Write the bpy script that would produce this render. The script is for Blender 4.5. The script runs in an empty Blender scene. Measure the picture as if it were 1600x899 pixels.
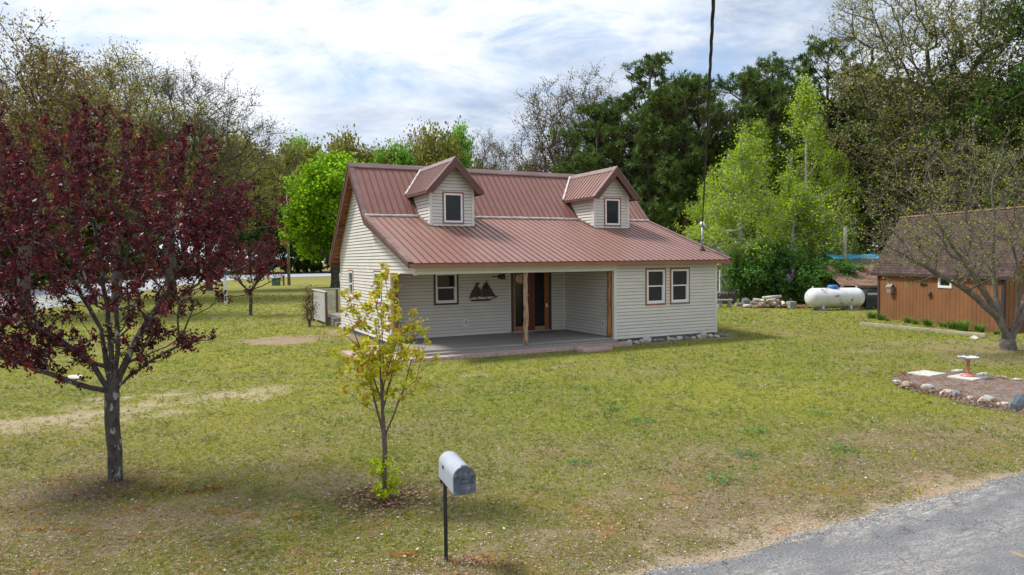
import bpy, bmesh, math, random
import numpy as np
from mathutils import Vector, Matrix
R_ = math.radians
random.seed(7)
scene = bpy.context.scene
COL = scene.collection

# ------------------------------------------------------------------ camera
CAM_H = 2.9
_f, _cx, _cy, _hor, _roll = 1085.0, 800.0, 449.5, 405.3, 0.0103
_p = math.atan((_cy - _hor) / _f)
F_ = Vector((0, math.cos(_p), -math.sin(_p)))
U0 = Vector((0, math.sin(_p), math.cos(_p))); R0 = Vector((1, 0, 0))
RR = R0 * math.cos(_roll) - U0 * math.sin(_roll)
UU = U0 * math.cos(_roll) + R0 * math.sin(_roll)
camd = bpy.data.cameras.new('camera'); cam = bpy.data.objects.new('camera', camd); COL.objects.link(cam)
cam.matrix_world = Matrix(((RR.x, UU.x, -F_.x, 0), (RR.y, UU.y, -F_.y, 0), (RR.z, UU.z, -F_.z, CAM_H), (0, 0, 0, 1)))
camd.sensor_width = 36; camd.lens = 36 * _f / 1600; camd.clip_end = 4000; camd.clip_start = 0.05
scene.camera = cam

# ------------------------------------------------------------------ sky, sun, exposure
SUN_DIR = Vector((-0.66, 0.24, 1.05)).normalized()
w = bpy.data.worlds.new('World'); scene.world = w; w.use_nodes = True
nt = w.node_tree; N = nt.nodes; L = nt.links; N.clear()
out = N.new('ShaderNodeOutputWorld'); bg = N.new('ShaderNodeBackground'); L.new(bg.outputs[0], out.inputs[0])
sky = N.new('ShaderNodeTexSky'); sky.sky_type = 'NISHITA'; sky.sun_disc = False
sky.sun_elevation = math.asin(SUN_DIR.z); sky.sun_rotation = math.atan2(SUN_DIR.x, SUN_DIR.y)
bg.inputs['Strength'].default_value = 0.12
tc = N.new('ShaderNodeTexCoord'); sep = N.new('ShaderNodeSeparateXYZ'); L.new(tc.outputs['Generated'], sep.inputs[0])
def mth(op, a, b=None, clamp=False):
    n = N.new('ShaderNodeMath'); n.operation = op; n.use_clamp = clamp
    for i, x in enumerate((a, b)):
        if x is None: continue
        if isinstance(x, (int, float)): n.inputs[i].default_value = x
        else: L.new(x, n.inputs[i])
    return n.outputs[0]
zc = mth('ADD', mth('MAXIMUM', sep.outputs[2], 0.0), 0.26)
cmb = N.new('ShaderNodeCombineXYZ'); L.new(mth('DIVIDE', sep.outputs[0], zc), cmb.inputs[0]); L.new(mth('DIVIDE', sep.outputs[1], zc), cmb.inputs[1])
def wnoise(scale, det, rough, off, stretch=(1, 1, 1)):
    mp = N.new('ShaderNodeMapping'); mp.inputs['Location'].default_value = off; mp.inputs['Scale'].default_value = stretch
    mp.inputs['Rotation'].default_value = (0, 0, 0.25)
    L.new(cmb.outputs[0], mp.inputs[0]); n = N.new('ShaderNodeTexNoise'); n.inputs['Scale'].default_value = scale
    n.inputs['Detail'].default_value = det; n.inputs['Roughness'].default_value = rough; n.inputs['Distortion'].default_value = 0.35
    L.new(mp.outputs[0], n.inputs['Vector']); return n.outputs[0]
def wramp(src, stops):
    r = N.new('ShaderNodeValToRGB'); e = r.color_ramp.elements
    while len(e) < len(stops): e.new(0.5)
    for i, (p, c) in enumerate(stops): e[i].position = p; e[i].color = (*c, 1)
    L.new(src, r.inputs[0]); return r.outputs[0]
def wmix(fac, a, b):
    m = N.new('ShaderNodeMix'); m.data_type = 'RGBA'
    if isinstance(fac, float): m.inputs[0].default_value = fac
    else: L.new(fac, m.inputs[0])
    for s, x in ((6, a), (7, b)):
        if isinstance(x, tuple): m.inputs[s].default_value = (*x, 1)
        else: L.new(x, m.inputs[s])
    return m.outputs[2]
K = 1 / 0.12
white = (0.76 * K, 0.80 * K, 0.85 * K); grey = (0.32 * K, 0.40 * K, 0.54 * K)
shade = wramp(wnoise(1.1, 7, 0.6, (3.1, 1.7, 0), (1, 1.2, 1)), [(0.44, (0, 0, 0)), (0.62, (1, 1, 1))])
cloud = wmix(shade, white, grey)
fine = wramp(wnoise(3.4, 9, 0.65, (0.4, 8.2, 0), (1, 1.8, 1)), [(0.40, (0, 0, 0)), (0.62, (1, 1, 1))])
cloud = wmix(mth('MULTIPLY', fine, 0.45), cloud, white)
holes = wramp(wnoise(2.2, 8, 0.65, (6.3, 2.2, 0), (1, 1.4, 1)), [(0.50, (0, 0, 0)), (0.70, (1, 1, 1))])
hz = mth('MULTIPLY', mth('SUBTRACT', sep.outputs[2], 0.10), 5.0, True)
holef = mth('MULTIPLY', mth('MULTIPLY', holes, hz), 0.92)
skyc = wmix(holef, cloud, wmix(0.45, sky.outputs[0], (0.26 * K, 0.46 * K, 0.78 * K)))
lowf = mth('SUBTRACT', 1.0, mth('MULTIPLY', mth('MAXIMUM', sep.outputs[2], 0.0), 5.0, True))
skyc = wmix(mth('MULTIPLY', lowf, 0.75), skyc, (0.76 * K, 0.81 * K, 0.88 * K))
L.new(skyc, bg.inputs[0])
sund = bpy.data.lights.new('sun', 'SUN'); sund.energy = 3.7; sund.angle = R_(11); sund.color = (1, 0.955, 0.89)
sun = bpy.data.objects.new('sun', sund); COL.objects.link(sun)
sun.rotation_euler = SUN_DIR.to_track_quat('Z', 'Y').to_euler(); sun.location = (0, 0, 60)
vs = scene.view_settings; vs.view_transform = 'Standard'; vs.look = 'None'; vs.exposure = 0.42; vs.gamma = 1; vs.use_curve_mapping = False

# ------------------------------------------------------------------ materials
def new_mat(name):
    m = bpy.data.materials.new(name); m.use_nodes = True
    return m, m.node_tree, m.node_tree.nodes['Principled BSDF']
def mat(name, c1, c2=None, rough=0.7, scale=4.0, stretch=(1, 1, 1), bump=0.0, metal=0.0, spec=0.5, lo=0.35, hi=0.65, detail=6, c3=None, scale3=1.0, lo3=0.55, hi3=0.7, bscale=None):
    m, t, b = new_mat(name)
    b.inputs['Roughness'].default_value = rough; b.inputs['Metallic'].default_value = metal
    b.inputs['Specular IOR Level'].default_value = spec
    if c2 is None and not bump:
        b.inputs['Base Color'].default_value = (*c1, 1); return m
    tcn = t.nodes.new('ShaderNodeTexCoord'); mp = t.nodes.new('ShaderNodeMapping'); mp.inputs['Scale'].default_value = stretch
    t.links.new(tcn.outputs['Object'], mp.inputs[0])
    def nz(s, d=detail):
        n = t.nodes.new('ShaderNodeTexNoise'); n.inputs['Scale'].default_value = s; n.inputs['Detail'].default_value = d
        n.inputs['Roughness'].default_value = 0.6
        t.links.new(mp.outputs[0], n.inputs['Vector']); return n.outputs[0]
    def rmp(src, l, h):
        r = t.nodes.new('ShaderNodeMapRange'); r.inputs[1].default_value = l; r.inputs[2].default_value = h
        t.links.new(src, r.inputs[0]); return r.outputs[0]
    def mx(f, a, bb):
        x = t.nodes.new('ShaderNodeMix'); x.data_type = 'RGBA'; t.links.new(f, x.inputs[0])
        for s, q in ((6, a), (7, bb)):
            if isinstance(q, tuple): x.inputs[s].default_value = (*q, 1)
            else: t.links.new(q, x.inputs[s])
        return x.outputs[2]
    n1 = nz(scale); col = mx(rmp(n1, lo, hi), c1, c2 or c1)
    if c3: col = mx(rmp(nz(scale3, 8), lo3, hi3), col, c3)
    t.links.new(col, b.inputs['Base Color'])
    if bump:
        bp = t.nodes.new('ShaderNodeBump'); bp.inputs['Strength'].default_value = 0.8; bp.inputs['Distance'].default_value = bump
        t.links.new(nz(bscale) if bscale else n1, bp.inputs['Height']); t.links.new(bp.outputs[0], b.inputs['Normal'])
    return m
def attr_mat(name, trans=0.35, rough=0.6, hf=0.0, hfs=30.0, bump=0.0, gloss=0.0):
    m = bpy.data.materials.new(name); m.use_nodes = True; t = m.node_tree; n = t.nodes; n.clear()
    o = n.new('ShaderNodeOutputMaterial'); a = n.new('ShaderNodeAttribute'); a.attribute_name = 'Col'
    col = a.outputs[0]
    if trans > 0:
        d = n.new('ShaderNodeBsdfDiffuse'); tr = n.new('ShaderNodeBsdfTranslucent'); mx = n.new('ShaderNodeMixShader')
        mx.inputs[0].default_value = trans
        t.links.new(col, d.inputs[0]); t.links.new(col, tr.inputs[0]); t.links.new(d.outputs[0], mx.inputs[1]); t.links.new(tr.outputs[0], mx.inputs[2])
        last = mx.outputs[0]
        if gloss > 0:
            g = n.new('ShaderNodeBsdfGlossy'); g.inputs['Roughness'].default_value = 0.4; g.inputs[0].default_value = (1, 1, 1, 1)
            m2 = n.new('ShaderNodeMixShader'); m2.inputs[0].default_value = gloss
            t.links.new(last, m2.inputs[1]); t.links.new(g.outputs[0], m2.inputs[2]); last = m2.outputs[0]
        t.links.new(last, o.inputs[0])
    else:
        p = n.new('ShaderNodeBsdfPrincipled'); p.inputs['Roughness'].default_value = rough; p.inputs['Specular IOR Level'].default_value = 0.2
        t.links.new(p.outputs[0], o.inputs[0])
        tcn = n.new('ShaderNodeTexCoord'); nz = n.new('ShaderNodeTexNoise'); nz.inputs['Scale'].default_value = hfs; nz.inputs['Detail'].default_value = 8; nz.inputs['Roughness'].default_value = 0.75
        t.links.new(tcn.outputs['Object'], nz.inputs['Vector'])
        nz2 = n.new('ShaderNodeTexNoise'); nz2.inputs['Scale'].default_value = hfs / 9; nz2.inputs['Detail'].default_value = 6; nz2.inputs['Roughness'].default_value = 0.7
        t.links.new(tcn.outputs['Object'], nz2.inputs['Vector'])
        ad = n.new('ShaderNodeMath'); ad.operation = 'ADD'; t.links.new(nz.outputs[0], ad.inputs[0]); t.links.new(nz2.outputs[0], ad.inputs[1])
        mr = n.new('ShaderNodeMapRange'); mr.inputs[1].default_value = 0.7; mr.inputs[2].default_value = 1.3; mr.inputs[3].default_value = 1 - hf; mr.inputs[4].default_value = 1 + hf
        t.links.new(ad.outputs[0], mr.inputs[0])
        vm = n.new('ShaderNodeVectorMath'); vm.operation = 'SCALE'; t.links.new(col, vm.inputs[0]); t.links.new(mr.outputs[0], vm.inputs[3])
        t.links.new(vm.outputs[0], p.inputs['Base Color'])
        if bump:
            bp = n.new('ShaderNodeBump'); bp.inputs['Strength'].default_value = 0.7; bp.inputs['Distance'].default_value = bump
            t.links.new(nz.outputs[0], bp.inputs['Height']); t.links.new(bp.outputs[0], p.inputs['Normal'])
    return m
def ground_mat():
    m, t, b = new_mat('ground'); n = t.nodes; tcn = n.new('ShaderNodeTexCoord'); at = n.new('ShaderNodeAttribute'); at.attribute_name = 'Col'
    def nz(s, d=6, r=.65, st=(1, 1, 1)):
        mp = n.new('ShaderNodeMapping'); mp.inputs['Scale'].default_value = st; mp.inputs['Location'].default_value = (s, s * .7, 0); t.links.new(tcn.outputs['Object'], mp.inputs[0])
        q = n.new('ShaderNodeTexNoise'); q.inputs['Scale'].default_value = s; q.inputs['Detail'].default_value = d; q.inputs['Roughness'].default_value = r; t.links.new(mp.outputs[0], q.inputs['Vector']); return q.outputs[0]
    def mr(s, a, c, lo=0., hi=1.):
        q = n.new('ShaderNodeMapRange'); q.inputs[1].default_value = a; q.inputs[2].default_value = c; q.inputs[3].default_value = lo; q.inputs[4].default_value = hi; t.links.new(s, q.inputs[0]); return q.outputs[0]
    def mx(f, a, c):
        q = n.new('ShaderNodeMix'); q.data_type = 'RGBA'; t.links.new(f, q.inputs[0])
        for s, v in ((6, a), (7, c)):
            if isinstance(v, tuple): q.inputs[s].default_value = (*v, 1)
            else: t.links.new(v, q.inputs[s])
        return q.outputs[2]
    c = at.outputs[0]
    c = mx(mr(nz(38, 4), .56, .64, 0, .55), c, (0.34, 0.28, 0.18)); c = mx(mr(nz(31, 4), .57, .66, 0, .7), c, (0.085, 0.06, 0.04))
    c = mx(mr(nz(9, 6), .54, .68, 0, .5), c, (0.30, 0.23, 0.13)); c = mx(mr(nz(6.3, 6), .56, .70, 0, .5), c, (0.09, 0.13, 0.025)); c = mx(mr(nz(1.7, 8), .55, .72, 0, .35), c, (0.28, 0.27, 0.10))
    t.links.new(c, b.inputs['Base Color']); b.inputs['Roughness'].default_value = .95; b.inputs['Specular IOR Level'].default_value = .15
    bp = n.new('ShaderNodeBump'); bp.inputs['Strength'].default_value = .9; bp.inputs['Distance'].default_value = .03; t.links.new(nz(34, 6, .8), bp.inputs['Height']); t.links.new(bp.outputs[0], b.inputs['Normal'])
    return m
M = {}
M['siding'] = mat('siding', (0.645, 0.615, 0.555), (0.585, 0.555, 0.50), 0.55, 1.2, (1, 1, 2.5), c3=(0.47, 0.43, 0.36), scale3=0.7, lo3=0.58, hi3=0.85)
M['sideshade'] = mat('siding_lap_shade', (0.20, 0.185, 0.165), (0.14, 0.13, 0.115), 0.9, 3)  # shadow line under each siding lap, painted as a dark colour
M['sidetrim'] = mat('sidetrim', (0.66, 0.64, 0.58), (0.60, 0.58, 0.52), 0.5, 2)
M['roof'] = mat('roof', (0.20, 0.082, 0.060), (0.235, 0.10, 0.075), 0.38, 0.6, (1, 0.4, 1), c3=(0.28, 0.125, 0.095), scale3=1.6, lo3=0.5, hi3=0.8, spec=0.5)
_b = M['roof'].node_tree.nodes['Principled BSDF'].inputs; _b['Sheen Weight'].default_value = 1.0; _b['Sheen Roughness'].default_value = 0.30; _b['Sheen Tint'].default_value = (1, 0.72, 0.62, 1)   # chalky weathered paint
M['seam'] = mat('seam', (0.07, 0.03, 0.028), (0.11, 0.05, 0.04), 0.5, 3)
M['ridge'] = mat('ridge', (0.13, 0.068, 0.062), (0.20, 0.12, 0.11), 0.45, 3, (0.3, 1, 1), spec=0.6, c3=(0.32, 0.23, 0.225), scale3=2.5, lo3=0.55, hi3=0.8)
M['foam'] = mat('foam', (0.66, 0.62, 0.60), (0.38, 0.28, 0.27), 0.8, 5, lo=0.45, hi=0.7)
M['rake'] = mat('rake', (0.085, 0.036, 0.028), (0.13, 0.05, 0.035), 0.55, 3, (1, 1, 4), c3=(0.20, 0.075, 0.03), scale3=2.2, lo3=0.55, hi3=0.75, bump=0.004)
M['fascia'] = mat('fascia', (0.30, 0.135, 0.085), (0.24, 0.10, 0.06), 0.55, 1.4, (1, 1, 3))
M['soffit'] = mat('soffit', (0.42, 0.15, 0.04), (0.07, 0.022, 0.01), 0.6, 2.2, (1, 3, 6), lo=0.38, hi=0.6)
M['orange'] = mat('orange_wood', (0.42, 0.145, 0.035), (0.22, 0.06, 0.015), 0.4, 3, (6, 6, 0.8), lo=0.35, hi=0.6)
M['redwood'] = mat('red_wood', (0.16, 0.032, 0.015), (0.09, 0.018, 0.01), 0.35, 3, (6, 6, 0.8))
M['casing'] = mat('casing', (0.33, 0.13, 0.07), (0.26, 0.095, 0.05), 0.55, 5, (1, 1, 1))
M['darkcasing'] = mat('dark_casing', (0.05, 0.033, 0.03), (0.035, 0.022, 0.02), 0.5, 5)
M['white'] = mat('white_vinyl', (0.78, 0.79, 0.80), (0.70, 0.72, 0.73), 0.4, 3)
M['pane'] = mat('pane', (0.008, 0.011, 0.012), (0.014, 0.017, 0.018), 0.07, 2, spec=0.28)
M['paneback'] = mat('pane_screen', (0.042, 0.038, 0.037), (0.03, 0.027, 0.026), 0.4, 2, (1, 1, 1), spec=0.2)
M['deck'] = mat('deck', (0.30, 0.275, 0.255), (0.24, 0.215, 0.20), 0.6, 2, (0.4, 5, 1), c3=(0.25, 0.215, 0.20), scale3=0.9, lo3=0.45, hi3=0.75)
M['paver'] = mat('paver', (0.50, 0.36, 0.32), (0.40, 0.27, 0.24), 0.85, 6, c3=(0.50, 0.36, 0.31), scale3=2, bump=0.004)
M['log'] = mat('log', (0.45, 0.33, 0.23), (0.27, 0.13, 0.06), 0.75, 4, (5, 5, 0.7), bump=0.008, lo=0.4, hi=0.62)
M['logorange'] = mat('log_orange', (0.40, 0.16, 0.035), (0.13, 0.05, 0.02), 0.6, 4, (5, 5, 0.8), bump=0.008, lo=0.4, hi=0.62)
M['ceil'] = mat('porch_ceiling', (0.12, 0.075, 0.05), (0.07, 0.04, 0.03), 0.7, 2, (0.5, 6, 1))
M['rust'] = mat('rust_metal', (0.045, 0.028, 0.025), (0.09, 0.045, 0.03), 0.6, 8, metal=0.3)
M['galv'] = mat('galvanised', (0.40, 0.43, 0.47), (0.30, 0.33, 0.37), 0.45, 5, metal=0.4)
M['black'] = mat('black_plastic', (0.012, 0.012, 0.013), (0.02, 0.02, 0.02), 0.45, 4)
M['rubber'] = mat('black_rubber', (0.02, 0.02, 0.022), None, 0.7)
M['mailgrey'] = mat('mail_grey', (0.37, 0.41, 0.47), (0.33, 0.365, 0.42), 0.42, 3, c3=(0.45, 0.48, 0.53), scale3=5, lo3=0.6, hi3=0.8)
M['maildoor'] = mat('mail_door', (0.13, 0.15, 0.18), (0.07, 0.085, 0.10), 0.5, 9, c3=(0.22, 0.24, 0.27), scale3=14, lo3=0.52, hi3=0.7)
M['tank'] = mat('tank_white', (0.70, 0.71, 0.71), (0.56, 0.56, 0.56), 0.45, 2.5, (1, 1, 1), c3=(0.20, 0.15, 0.12), scale3=2.6, lo3=0.60, hi3=0.66)
M['blue'] = mat('blue_plastic', (0.03, 0.13, 0.42), (0.05, 0.19, 0.50), 0.45, 4)
M['shedwall'] = mat('shed_wall', (0.235, 0.10, 0.035), (0.175, 0.073, 0.027), 0.75, 1.5, (1, 1, 0.6), c3=(0.20, 0.075, 0.028), scale3=1.1, lo3=0.56, hi3=0.8)
M['shedtrim'] = mat('shed_trim', (0.055, 0.03, 0.028), (0.035, 0.02, 0.02), 0.7, 4)
def brick_mat(name, c1, c2, mortar, bw, bh, ms=0.012, rough=0.9):
    m, t, b = new_mat(name); tcn = t.nodes.new('ShaderNodeTexCoord'); br = t.nodes.new('ShaderNodeTexBrick')
    br.inputs['Scale'].default_value = 1.0; br.inputs['Brick Width'].default_value = bw; br.inputs['Row Height'].default_value = bh
    br.inputs['Mortar Size'].default_value = ms; br.inputs['Color1'].default_value = (*c1, 1); br.inputs['Color2'].default_value = (*c2, 1); br.inputs['Mortar'].default_value = (*mortar, 1)
    t.links.new(tcn.outputs['UV'], br.inputs['Vector'])
    nz = t.nodes.new('ShaderNodeTexNoise'); nz.inputs['Scale'].default_value = 2.5; nz.inputs['Detail'].default_value = 8; t.links.new(tcn.outputs['Object'], nz.inputs['Vector'])
    mr = t.nodes.new('ShaderNodeMapRange'); mr.inputs[1].default_value = 0.3; mr.inputs[2].default_value = 0.7; mr.inputs[3].default_value = 0.7; mr.inputs[4].default_value = 1.35
    t.links.new(nz.outputs[0], mr.inputs[0]); vm = t.nodes.new('ShaderNodeVectorMath'); vm.operation = 'SCALE'
    t.links.new(br.outputs[0], vm.inputs[0]); t.links.new(mr.outputs[0], vm.inputs[3]); t.links.new(vm.outputs[0], b.inputs['Base Color'])
    b.inputs['Roughness'].default_value = rough; b.inputs['Specular IOR Level'].default_value = 0.2
    return m
M['shingle'] = brick_mat('dark_shingles', (0.062, 0.040, 0.039), (0.095, 0.062, 0.058), (0.035, 0.02, 0.02), 0.30, 0.14)
M['shingle_tan'] = brick_mat('tan_shingles', (0.24, 0.155, 0.11), (0.17, 0.105, 0.075), (0.08, 0.05, 0.04), 0.30, 0.16)
M['bark_plum'] = mat('bark_plum', (0.10, 0.085, 0.075), (0.03, 0.025, 0.023), 0.9, 16, (1, 1, .45), c3=(0.30, 0.31, 0.27), scale3=11, lo3=0.58, hi3=0.62, bump=0.02)
M['bark_sapling'] = mat('bark_sapling', (0.15, 0.105, 0.09), (0.09, 0.06, 0.055), 0.85, 20, (1, 1, 2), c3=(0.30, 0.26, 0.23), scale3=25, lo3=0.6, hi3=0.7)
M['bark_apple'] = mat('bark_apple', (0.19, 0.165, 0.14), (0.085, 0.07, 0.06), 0.9, 8, (1, 1, 1), bump=0.015, c3=(0.25, 0.24, 0.19), scale3=4, lo3=0.58, hi3=0.7)
M['bark_oak'] = mat('bark_oak', (0.12, 0.10, 0.08), (0.065, 0.053, 0.044), 0.95, 3)
M['bark_pine'] = mat('bark_pine', (0.12, 0.08, 0.065), (0.065, 0.045, 0.04), 0.95, 3)
M['bark_aspen'] = mat('bark_aspen', (0.42, 0.42, 0.36), (0.30, 0.31, 0.25), 0.8, 3, c3=(0.06, 0.055, 0.05), scale3=6, lo3=0.62, hi3=0.68)
M['leaf'] = attr_mat('leaf', 0.45)
M['leafglossy'] = attr_mat('leaf_glossy', 0.25, gloss=0.025)
M['needle'] = attr_mat('needle', 0.15)
M['blade'] = attr_mat('grass_blade', 0.3)
M['ground'] = ground_mat()
M['litter'] = attr_mat('litter', 0.1)
M['stonew'] = mat('stone_white', (0.52, 0.50, 0.46), (0.36, 0.34, 0.30), 0.85, 6, bump=0.01)
M['stoneb'] = mat('stone_blue', (0.20, 0.24, 0.29), (0.12, 0.14, 0.17), 0.8, 6, bump=0.01)
M['stonet'] = mat('stone_tan', (0.42, 0.31, 0.23), (0.28, 0.21, 0.16), 0.85, 6, bump=0.01)
M['stoneg'] = mat('stone_grey', (0.25, 0.25, 0.24), (0.13, 0.13, 0.125), 0.85, 7, bump=0.01)
M['concrete'] = mat('concrete', (0.33, 0.33, 0.31), (0.24, 0.24, 0.225), 0.9, 5, bump=0.006)
M['slab'] = mat('pale_slab', (0.56, 0.55, 0.50), (0.42, 0.40, 0.36), 0.9, 5)
M['woodgrey'] = mat('weathered_wood', (0.30, 0.27, 0.235), (0.19, 0.165, 0.145), 0.85, 4, (3, 3, 0.6))
M['woodbrown'] = mat('brown_wood', (0.20, 0.115, 0.075), (0.13, 0.075, 0.05), 0.85, 4, (3, 3, 0.6))
M['timber'] = mat('pale_timber', (0.40, 0.36, 0.26), (0.28, 0.24, 0.17), 0.85, 3, (1, 1, 1))
M['lattice'] = mat('white_lattice', (0.66, 0.66, 0.64), (0.50, 0.49, 0.47), 0.7, 6)
M['birch'] = mat('birch_bark', (0.62, 0.61, 0.57), (0.40, 0.38, 0.34), 0.8, 5, c3=(0.08, 0.06, 0.05), scale3=9, lo3=0.6, hi3=0.66)
M['cutwood'] = mat('cut_wood', (0.42, 0.26, 0.15), (0.28, 0.16, 0.09), 0.85, 8)
M['whitewall'] = mat('white_wall', (0.62, 0.60, 0.52), (0.52, 0.50, 0.43), 0.7, 2)
M['hull'] = mat('grey_hull', (0.46, 0.48, 0.47), (0.36, 0.38, 0.37), 0.5, 3)
M['tarp'] = mat('blue_tarp', (0.05, 0.36, 0.62), (0.08, 0.45, 0.72), 0.6, 3, bump=0.02)
M['pink'] = mat('pink_glaze', (0.50, 0.20, 0.19), (0.40, 0.12, 0.11), 0.4, 9)
M['glaze'] = mat('orange_glaze', (0.45, 0.19, 0.05), (0.34, 0.12, 0.10), 0.4, 20, lo=0.45, hi=0.55)
M['dish'] = mat('blue_white_glaze', (0.66, 0.72, 0.78), (0.10, 0.17, 0.32), 0.25, 9, lo=0.52, hi=0.58)
M['brass'] = mat('brass', (0.45, 0.33, 0.13), None, 0.35, metal=0.7)
M['greenbox'] = mat('green_paint', (0.09, 0.20, 0.15), (0.07, 0.16, 0.12), 0.6, 4)

# ------------------------------------------------------------------ mesh helpers
def setp(o, label=None, cat=None, group=None, kind=None):
    if label: o['label'] = label
    if cat: o['category'] = cat
    if group: o['group'] = group
    if kind: o['kind'] = kind
    return o
def empty(name, loc=(0, 0, 0), rz=0.0, **k):
    o = bpy.data.objects.new(name, None); COL.objects.link(o); o.location = loc; o.rotation_euler = (0, 0, rz); o.empty_display_size = 0.3
    return setp(o, **k)
class MB:
    def __init__(s): s.v = []; s.f = []; s.mi = []; s.uv = []
    def face(s, pts, mi=0, uv=None):
        b = len(s.v); s.v += [tuple(p) for p in pts]; s.f.append(tuple(range(b, b + len(pts)))); s.mi.append(mi); s.uv.append(uv)
    def box(s, x0, x1, y0, y1, z0, z1, mi=0, T=None):
        c = [(x0, y0, z0), (x1, y0, z0), (x1, y1, z0), (x0, y1, z0), (x0, y0, z1), (x1, y0, z1), (x1, y1, z1), (x0, y1, z1)]
        if T: c = [T(*p) for p in c]
        b = len(s.v); s.v += [tuple(p) for p in c]
        for q in ((0, 3, 2, 1), (4, 5, 6, 7), (0, 1, 5, 4), (1, 2, 6, 5), (2, 3, 7, 6), (3, 0, 4, 7)):
            s.f.append(tuple(b + i for i in q)); s.mi.append(mi); s.uv.append(None)
    def tube(s, pts, rad, sides=8, mi=0, cap=True):
        pts = [Vector(p) for p in pts]; n = len(pts)
        if not hasattr(rad, '__len__'): rad = [rad] * n
        rings = []; ref = None
        for i, p in enumerate(pts):
            d = (pts[min(i + 1, n - 1)] - pts[max(i - 1, 0)]).normalized()
            if ref is None: ref = Vector((1, 0, 0)) if abs(d.x) < 0.8 else Vector((0, 1, 0))
            a = (ref - d * ref.dot(d)).normalized(); ref = a; bb = d.cross(a)
            st = len(s.v)
            for k in range(sides):
                t = 2 * math.pi * k / sides; s.v.append(tuple(p + (a * math.cos(t) + bb * math.sin(t)) * rad[i]))
            rings.append(st)
        for i in range(n - 1):
            for k in range(sides):
                k2 = (k + 1) % sides; s.f.append((rings[i] + k, rings[i] + k2, rings[i + 1] + k2, rings[i + 1] + k)); s.mi.append(mi); s.uv.append(None)
        if cap:
            s.f.append(tuple(rings[0] + k for k in reversed(range(sides)))); s.mi.append(mi); s.uv.append(None)
            s.f.append(tuple(rings[-1] + k for k in range(sides))); s.mi.append(mi); s.uv.append(None)
    def lathe(s, prof, cx=0, cy=0, cz=0, sides=24, mi=0, axis='z'):
        st = len(s.v)
        for r, h in prof:
            for k in range(sides):
                t = 2 * math.pi * k / sides; a, b = r * math.cos(t), r * math.sin(t)
                s.v.append((cx + a, cy + b, cz + h) if axis == 'z' else (cx + h, cy + a, cz + b))
        for i in range(len(prof) - 1):
            for k in range(sides):
                k2 = (k + 1) % sides; s.f.append((st + i * sides + k, st + i * sides + k2, st + (i + 1) * sides + k2, st + (i + 1) * sides + k)); s.mi.append(mi); s.uv.append(None)
    def build(s, name, mats, parent=None, smooth=False, bevel=0.0, **k):
        me = bpy.data.meshes.new(name); me.from_pydata(s.v, [], s.f)
        if not isinstance(mats, (list, tuple)): mats = [mats]
        for m in mats: me.materials.append(M[m] if isinstance(m, str) else m)
        me.polygons.foreach_set('material_index', s.mi)
        if any(u is not None for u in s.uv):
            ul = me.uv_layers.new(name='UVMap')
            for p, u in zip(me.polygons, s.uv):
                if u is not None:
                    for li, q in zip(p.loop_indices, u): ul.data[li].uv = q
        if smooth: me.polygons.foreach_set('use_smooth', [True] * len(me.polygons))
        me.update(); o = bpy.data.objects.new(name, me); COL.objects.link(o); o.parent = parent
        if bevel:
            b = o.modifiers.new('bevel', 'BEVEL'); b.width = bevel; b.segments = 2; b.limit_method = 'ANGLE'
        return setp(o, **k)
def np_mesh(name, V, Fq, mats, parent=None, colors=None, smooth=False, **k):
    """V (n,3), Fq (m,k) with constant k"""
    me = bpy.data.meshes.new(name); n, m, kk = len(V), len(Fq), Fq.shape[1]
    me.vertices.add(n); me.vertices.foreach_set('co', np.ascontiguousarray(V, dtype=np.float32).ravel())
    me.loops.add(m * kk); me.loops.foreach_set('vertex_index', Fq.astype(np.int32).ravel())
    me.polygons.add(m); me.polygons.foreach_set('loop_start', np.arange(0, m * kk, kk, dtype=np.int32))
    me.update(calc_edges=True)
    if not isinstance(mats, (list, tuple)): mats = [mats]
    for q in mats: me.materials.append(M[q] if isinstance(q, str) else q)
    if colors is not None:
        a = me.color_attributes.new('Col', 'FLOAT_COLOR', 'POINT'); c = np.ones((n, 4), np.float32); c[:, :3] = colors
        a.data.foreach_set('color', c.ravel())
    if smooth: me.polygons.foreach_set('use_smooth', np.ones(m, bool))
    me.update(); o = bpy.data.objects.new(name, me); COL.objects.link(o); o.parent = parent
    return setp(o, **k)
def copy_tree(o, parent=None):
    c = o.copy(); COL.objects.link(c); c.parent = parent
    for ch in [x for x in bpy.data.objects if x.parent == o]: copy_tree(ch, c)
    return c
def nrm(a): return a / np.maximum(np.linalg.norm(a, axis=-1, keepdims=True), 1e-9)

# ------------------------------------------------------------------ noise fields for the lawn
def _hash(ix, iy, seed):
    h = (ix.astype(np.int64) * 374761393 + iy.astype(np.int64) * 668265263 + seed * 974711) & 0x7fffffff
    h = ((h ^ (h >> 13)) * 1274126177) & 0x7fffffff
    return ((h ^ (h >> 16)) & 0xffff) / 65535.0
def vn(x, y, s, seed):
    x = x / s + 1000; y = y / s + 1000; ix = np.floor(x); iy = np.floor(y); fx = x - ix; fy = y - iy
    fx = fx * fx * (3 - 2 * fx); fy = fy * fy * (3 - 2 * fy)
    a = _hash(ix, iy, seed); b = _hash(ix + 1, iy, seed); c = _hash(ix, iy + 1, seed); d = _hash(ix + 1, iy + 1, seed)
    return (a * (1 - fx) + b * fx) * (1 - fy) + (c * (1 - fx) + d * fx) * fy
def fbm(x, y, s, seed, o=4):
    t = 0; a = 1; n = 0
    for i in range(o): t = t + a * vn(x, y, s / 2 ** i, seed + i * 17); n += a; a *= 0.55
    return t / n
def sm(x, a, b): t = np.clip((x - a) / (b - a), 0, 1); return t * t * (3 - 2 * t)
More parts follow.
